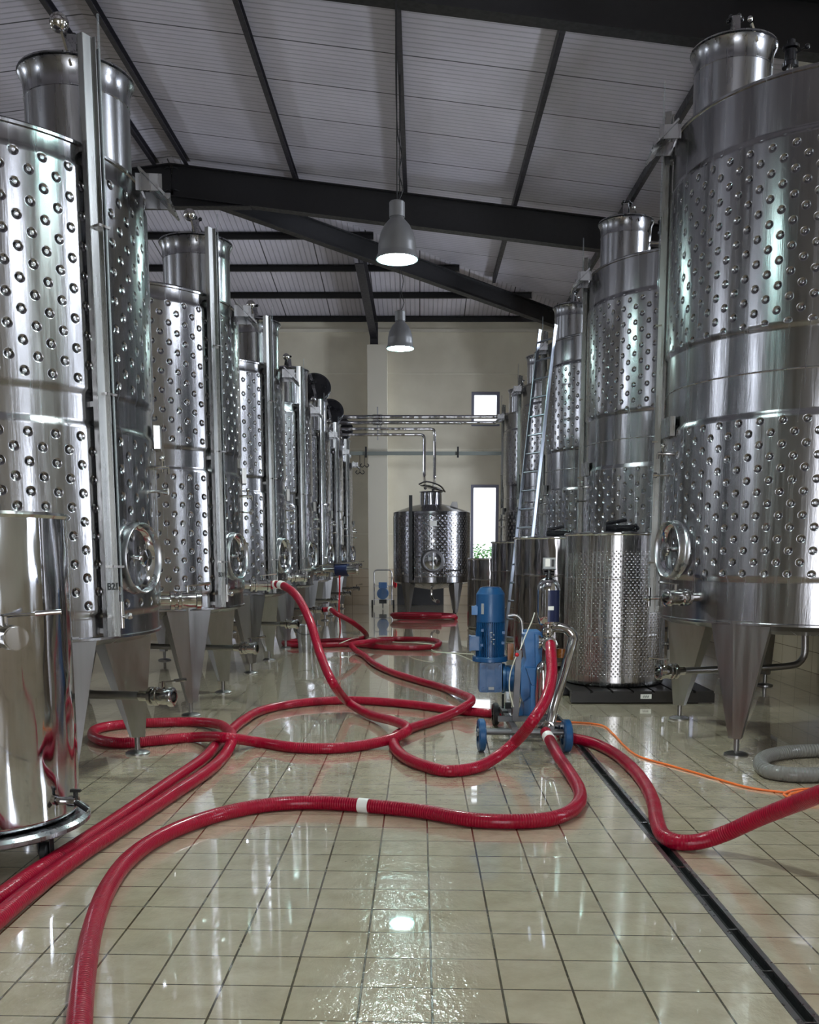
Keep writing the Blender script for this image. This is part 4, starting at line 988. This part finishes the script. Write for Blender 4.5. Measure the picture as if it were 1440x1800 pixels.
m = MB(); m.box(mc+Vector((0.005, -0.113, z4+0.035)), (0.045, 0.003, 0.022)); m.build('gearbox_label', M['grey'], gbx, smooth=False)
m = MB(); zc = (z3+z4)/2-0.02
m.lathe([(0.0005, 0), (0.12, 0), (0.125, 0.02), (0.11, 0.03), (0.11, 0.12), (0.13, 0.13), (0.13, 0.16), (0.0005, 0.16)], 36, mc+Vector((0.10, 0, zc)), (1, 0, 0)); m.build('drive_coupling', M['blue'], pump)
# pump housing: cast block with ribs
hx = V(935, 1180, 7.75).x
zt, zm, zl = V(935, 1108, 7.75).z, V(935, 1165, 7.75).z, V(935, 1262, 7.75).z
m = MB()
def prism(pts, y0, y1):
    n = len(pts); vs = [(x, y0, z) for x, z in pts]+[(x, y1, z) for x, z in pts]
    m.add([L(v) for v in vs], [tuple(range(n)), tuple(range(2*n-1, n-1, -1))]+[(i, n+i, n+(i+1) % n, (i+1) % n) for i in range(n)])
prism([(hx-0.085, zt-0.03), (hx-0.05, zt), (hx+0.05, zt), (hx+0.075, zt-0.04), (hx+0.05, zm+0.04), (hx+0.09, zm-0.05), (hx+0.09, zm-0.25), (hx+0.06, zl+0.12), (hx+0.07, zl), (hx-0.09, zl), (hx-0.07, zl+0.12), (hx-0.1, zm-0.25), (hx-0.1, zm-0.05), (hx-0.06, zm+0.04)][::-1], 7.62, 7.88)
prism([(hx+0.0, zt-0.015), (hx+0.06, zt-0.03), (hx+0.055, zm), (hx+0.01, zm-0.02)][::-1], 7.56, 7.63)
prism([(hx-0.07, zm-0.02), (hx+0.06, zm-0.02), (hx+0.08, zm-0.14), (hx-0.02, zm-0.16)][::-1], 7.55, 7.63)
prism([(hx-0.03, zl+0.3), (hx+0.05, zl+0.3), (hx+0.05, zl+0.08), (hx-0.03, zl+0.08)][::-1], 7.54, 7.63)
prism([(hx-0.08, zl+0.16), (hx-0.03, zl+0.2), (hx-0.03, zl), (hx-0.08, zl)][::-1], 7.56, 7.63)
m.build('pump_housing', M['bluel'], pump, smooth=False)
# lower stainless vessel
lx = V(953, 1200, 7.55).x; za_, zb_ = V(953, 1160, 7.55).z, V(953, 1258, 7.55).z
m = MB(); m.lathe([(0.0005, za_), (0.025, za_-0.005), (0.05, za_-0.035), (0.062, za_-0.08), (0.062, zb_+0.03), (0.05, zb_), (0.0005, zb_)], 32, L((lx, 7.5, 0))); m.build('lower_vessel', M['pol'], pump)
# upper air vessel
DU = 7.5; ux = V(964, 1060, DU).x; ua, ub = V(964, 1015, DU).z, V(964, 1100, DU).z
m = MB(); m.lathe([(0.0005, ua), (0.03, ua-0.003), (0.06, ua-0.02), (0.082, ua-0.05), (0.09, ua-0.09), (0.09, ub+0.07), (0.075, ub+0.02), (0.04, ub), (0.0005, ub)], 40, L((ux, DU, 0))); ves = m.build('air_vessel', M['pol'], pump)
m = MB(); la, lb2 = V(968, 1037, DU).z, V(968, 1092, DU).z; m.lathe([(0.092, la), (0.092, lb2)], 16, L((ux, DU, 0)), a0=rad(-100), a1=rad(-28)); lbb = m.build('blue_label', M['navy'], ves)
m = MB(); z_ = V(968, 1068, DU).z; m.lathe([(0.0935, z_+0.015), (0.0935, z_-0.015)], 8, L((ux, DU, 0)), a0=rad(-98), a1=rad(-70)); m.build('label_patch', M['white'], lbb)
m = MB(); pz0 = V(964, 990, DU).z; m.box(L((ux, DU, pz0)), (0.09, 0.07, 0.085)); m.build('pressure_switch', M['grey'], pump, smooth=False)
m = MB(); m.box(L((ux-0.015, DU-0.037, pz0+0.005)), (0.035, 0.003, 0.06)); m.build('switch_label', M['white'], pump, smooth=False)
m = MB(); m.box(L((ux+0.025, DU-0.037, pz0+0.002)), (0.022, 0.003, 0.055)); m.box(L((ux, DU, pz0-0.046)), (0.10, 0.08, 0.008)); m.cyl(L((ux, DU, ua-0.01)), L((ux, DU, pz0-0.04)), 0.022, n=14)
m.cyl(L((ux-0.04, DU, (ua+pz0)/2-0.02)), L((ux+0.04, DU, (ua+pz0)/2-0.02)), 0.018, n=12); m.build('switch_mount', M['blackgloss'], pump)
# neck, ball fitting, and upper tee with the hose port
m = MB(); zf = ub
m.lathe([(0.0005, zf+0.02), (0.055, zf+0.02), (0.055, zf), (0.038, zf-0.005), (0.05, zf-0.03), (0.05, zf-0.06), (0.038, zf-0.085), (0.04, zf-0.09), (0.036, zf-0.17), (0.0005, zf-0.17)], 32, L((ux, DU, 0)))
m.tube([L((ux, DU, zf-0.13)), L((ux+0.005, DU-0.08, zf-0.155)), L(PT_UP)], 0.034, 16, res=0.02)
dr_ = (PT_UP-Vector((ux, DU, zf-0.15))).normalized()
m.lathe([(0.034, 0), (0.058, 0.0), (0.058, 0.02), (0.05, 0.025), (0.05, 0.04), (0.034, 0.045)], 24, L(PT_UP)-dr_*0.06, dr_)
m.cyl(L((ux-0.07, DU, zf-0.13)), L((ux, DU, zf-0.13)), 0.04, n=20); m.cyl(L((ux-0.075, DU, zf-0.13)), L((ux-0.055, DU, zf-0.13)), 0.055, n=20)
m.build('upper_fitting', M['chrome'], pump)
# big bent pipe
hp = [V(972, 1103, 7.5), V(986, 1103, 7.48), V(1000, 1108, 7.46), V(1008, 1120, 7.45), V(1004, 1140, 7.42), V(994, 1175, 7.38), V(982, 1215, 7.32), V(971, 1255, 7.28), V(966, 1275, 7.24)]
m = MB(); m.tube([L(p) for p in hp], 0.038, 20, res=0.02); m.build('bent_pipe', M['chrome'], pump)
m = MB(); c0 = V(964, 1277, 7.26); d0 = (PT_LOW-c0).normalized()
m.lathe([(0.0005, -0.07), (0.05, -0.07), (0.055, -0.06), (0.055, 0.05), (0.0005, 0.05)], 24, L(c0), (0.3, 0.9, 0.1)); m.cyl(L(c0), L(PT_LOW), 0.034, n=20)
m.lathe([(0.034, 0), (0.06, 0), (0.06, 0.022), (0.034, 0.03)], 24, L(c0)+d0*0.04, d0)
m.cyl(L(c0)-Vector((0.09, 0, 0)), L(c0)+Vector((0.1, 0.02, 0)), 0.03, n=16)
m.build('lower_fitting', M['chrome'], pump)
# oil pot, loops of tube and wires
q = L(V(988, 1148, 7.6)); m = MB(); m.cyl(q-Vector((0, 0, 0.035)), q+Vector((0, 0, 0.035)), 0.045, n=20); m.build('oil_pot', M['amber'], pump)
q = L(V(897, 1145, 7.7)); m = MB(); m.box(q, (0.045, 0.07, 0.13)); m.build('brass_manifold', M['amber'], pump, smooth=False)
m = MB(); m.tube([L(V(893, 1082, 7.8)), L(V(906, 1081, 7.8)), L(V(915, 1088, 7.8)), L(V(918, 1105, 7.8)), L(V(916, 1140, 7.8))], 0.013, 10, res=0.02); m.build('push_handle', M['chrome'], pump)
m = MB(); m.tube([L(V(940, 1077, 7.5)), L(V(936, 1090, 7.48)), L(V(925, 1115, 7.45)), L(V(915, 1140, 7.4)), L(V(905, 1160, 7.35)), L(V(897, 1185, 7.35)), L(V(896, 1215, 7.35)), L(V(903, 1243, 7.35))], 0.0045, 8, res=0.02); m.build('signal_wire', M['cream'], pump)
m = MB()
for (x, y) in ((893, 1240), (905, 1250), (888, 1255)): q = L(V(x, y, 7.9)); m.box(q, (0.05, 0.05, 0.05))
m.cyl(L(V(884, 1220, 7.9)), L(V(884, 1245, 7.9)), 0.01, n=8); m.build('clamp_block', M['black'], pump, smooth=False)
m = MB(); m.tube([L((0.50, 7.1, 0.12)), L((0.52, 7.05, 0.03)), L((0.525, 7.04, 0.006))], 0.005, 6, res=0.02); m.build('earth_chain', M['chrome'], pump)

# ================================================================ ladder leaning on the third right tank
n_ = Vector((0.85, 0.53, 0)).normalized(); w_ = Vector((n_.y, -n_.x, 0))
base = Vector((1.40, 14.5, 0.0)); top = base+n_*0.60+Vector((0, 0, 4.82))
ld = thing('ladder', base, 'long aluminium ladder leaning on the third tank of the right row', 'ladder')
for s in (-1, 1):
    m = MB(); m.bar(w_*(s*0.2), (top-base)+w_*(s*0.2)*0.92, 0.018, 0.05, up=n_); m.build('side_rail', M['alu'], ld, smooth=False)
    m = MB(); a_ = (top-base)*0.995+w_*(s*0.2)*0.92; m.bar(a_, a_+(top-base).normalized()*0.05, 0.026, 0.06, up=n_); m.build('end_cap', M['blackgloss'], ld, smooth=False)
for k in range(17):
    f = (k+0.8)/17.4; c = (top-base)*f; m = MB(); m.cyl(c-w_*0.2*(1-.08*f), c+w_*0.2*(1-.08*f), 0.015, n=10); m.build('rung', M['alu'], ld)

# ================================================================ pipes along the far end
def pipe(pts, r, mat, name, label, cat='pipe', group=None):
    m = MB(); m.tube([Vector(p) for p in pts], r, 14); o = m.build(name, mat); o['label'] = label; o['category'] = cat
    if group: o['group'] = group
    return o
YP = 24.6
zu, zl_ = gd(740, 733, YP).z, gd(740, 741, YP).z
def bendy(pts, r=0.08):
    out = [Vector(pts[0])]
    for i in range(1, len(pts)-1):
        a, b, c = Vector(pts[i-1]), Vector(pts[i]), Vector(pts[i+1])
        for k in range(5):
            t = k/4; p0 = b+(a-b).normalized()*r; p2 = b+(c-b).normalized()*r
            out.append(p0*(1-t)**2+b*2*t*(1-t)+p2*t*t)
    out.append(Vector(pts[-1])); return out
pipe(bendy([(-2.4, YP, zu), (1.9, YP, zu), (2.25, YP-0.6, zu-0.01)]), 0.05, M['pol'], 'overhead_pipe', 'upper of two thick steel pipes crossing the far end to the right tank')
pipe(bendy([(-2.4, YP, zl_-0.03), (1.9, YP, zl_-0.03), (2.25, YP-0.6, zl_-0.04)]), 0.045, M['pol'], 'overhead_pipe', 'lower of two thick steel pipes crossing the far end to the right tank')
za2, zb2_ = gd(700, 755, YP).z, gd(700, 765, YP).z
xa, xb = gd(764, 800, YP).x, gd(746, 800, YP).x
pipe(bendy([(-2.4, YP-0.1, za2), (xa, YP-0.1, za2), (xa, YP-0.1, 3.35), (xa-0.05, 23.3, 3.0)], 0.1), 0.038, M['pol'], 'overhead_pipe', 'thin steel pipe turning down on the right above the squat far tank')
pipe(bendy([(-2.4, YP-0.1, zb2_), (xb, YP-0.1, zb2_), (xb, YP-0.1, 3.4), (xb+0.02, 23.35, 3.05)], 0.1), 0.038, M['pol'], 'overhead_pipe', 'thin steel pipe turning down on the left above the squat far tank')
m = MB(); bx = gd(664, 740, YP).x
m.bar((bx, YP, zu+0.25), (bx, YP, zb2_-0.12), 0.03, 0.02, up=(0, 1, 0)); m.bar((bx, YP+0.05, zu-0.02), (bx, YF-0.5, zu-0.02), 0.03, 0.03)
for z in (zu, zl_-0.03): m.cyl((bx-0.12, YP, z), (bx+0.12, YP, z), 0.062, n=18)
bo = m.build('pipe_bracket', M['steel']); bo['label'] = 'steel bracket carrying the overhead pipes from the wall column'; bo['category'] = 'bracket'
zc_ = gd(700, 797, 27.43).z
m = MB(); m.box((0.0, 27.43, zc_), (7.0, 0.06, 0.10)); tr = m.build('cable_conduit', M['conduit'], smooth=False); tr['label'] = 'grey green conduit running level along the far wall'; tr['category'] = 'conduit'
m = MB()
for px in (645, 804):
    q = gd(px, 797, 27.85); m.box((q.x, 27.385, zc_+0.03), (0.05, 0.03, 0.3))
m.build('conduit_clip', M['black'], tr, smooth=False)
# hooks on the wall
m = MB()
for px, py, l_ in ((633, 830, 0.0), (641, 818, 0.0)):
    q = gd(px, py, 27.41); m.cyl((q.x, 27.41, q.z), (q.x, 27.41, zc_-0.055), 0.008, n=6)
    for s in (-1, 1): m.tube([(q.x, 27.41, q.z), (q.x+s*0.07, 27.41, q.z-0.05), (q.x+s*0.12, 27.41, q.z), (q.x+s*0.08, 27.41, q.z+0.05)], 0.012, 6, res=0.02)
ho = m.build('hanging_hook', M['black']); ho['label'] = 'small dark double hooks hanging under the conduit left of the column'; ho['category'] = 'hook'

# small pump on a hand truck by the far wall
tk = thing('hand_truck_pump', (-1.0, 26.0, 0), 'small blue motor on an upright wheeled frame by the far column', 'pump')
m = MB(); m.tube(bendy([(-0.24, 0, 0.1), (-0.24, 0.05, 1.05), (0.24, 0.05, 1.05), (0.24, 0, 0.1)], 0.1), 0.018, 10); m.bar((-0.24, 0, 0.25), (0.24, 0, 0.25), 0.04, 0.03); m.bar((-0.24, 0, 0.62), (0.24, 0, 0.62), 0.03, 0.03)
m.bar((0, -0.02, 0.25), (0, -0.1, 0.03), 0.03, 0.03); m.build('frame', M['leg'], tk)
m = MB(); m.cyl((0.0, -0.22, 0.42), (0.0, 0.05, 0.42), 0.155, n=30)
for r in (0.05, 0.09, 0.13): m.lathe([(r, 0), (r, 0.012), (r+0.012, 0.012), (r+0.012, 0)], 24, (0, -0.22, 0.42), (0, -1, 0))
m.box((0, -0.06, 0.64), (0.22, 0.2, 0.16)); m.build('motor', M['bluel'], tk)
m = MB(); m.box((0, -0.06, 0.2), (0.2, 0.2, 0.1)); m.build('motor_foot', M['black'], tk, smooth=False)
for s in (-1, 1):
    m = MB(); m.cyl((s*0.29-0.02, -0.02, 0.12), (s*0.29+0.02, -0.02, 0.12), 0.12, n=26); m.build('wheel', M['black'], tk)
m = MB(); m.lathe([(0.14, -0.03), (0.17, 0.0), (0.14, 0.03), (0.1, 0.0), (0.14, -0.03)], 26, (0.33, 0.05, 0.72), (1, 0.2, 0)); m.build('coiled_cable', M['red'], tk)
# low dark box behind the column side, at the left foot of the wall
m = MB(); m.box((-3.9, 27.1, 0.5), (3.4, 1.0, 1.0)); bx_ = m.build('wall_cabinet', M['wains'], smooth=False); bx_['label'] = 'beige tiled low block against the far wall behind the left row'; bx_['category'] = 'cabinet'
# dark box low on the far wall, behind the squat tank
m = MB(); m.box((0.02, 27.9, 0.32), (1.35, 0.12, 0.62)); q = m.build('low_dark_panel', M['dark'], smooth=False); q['label'] = 'dark low panel on the far wall behind the squat tank'; q['category'] = 'panel'
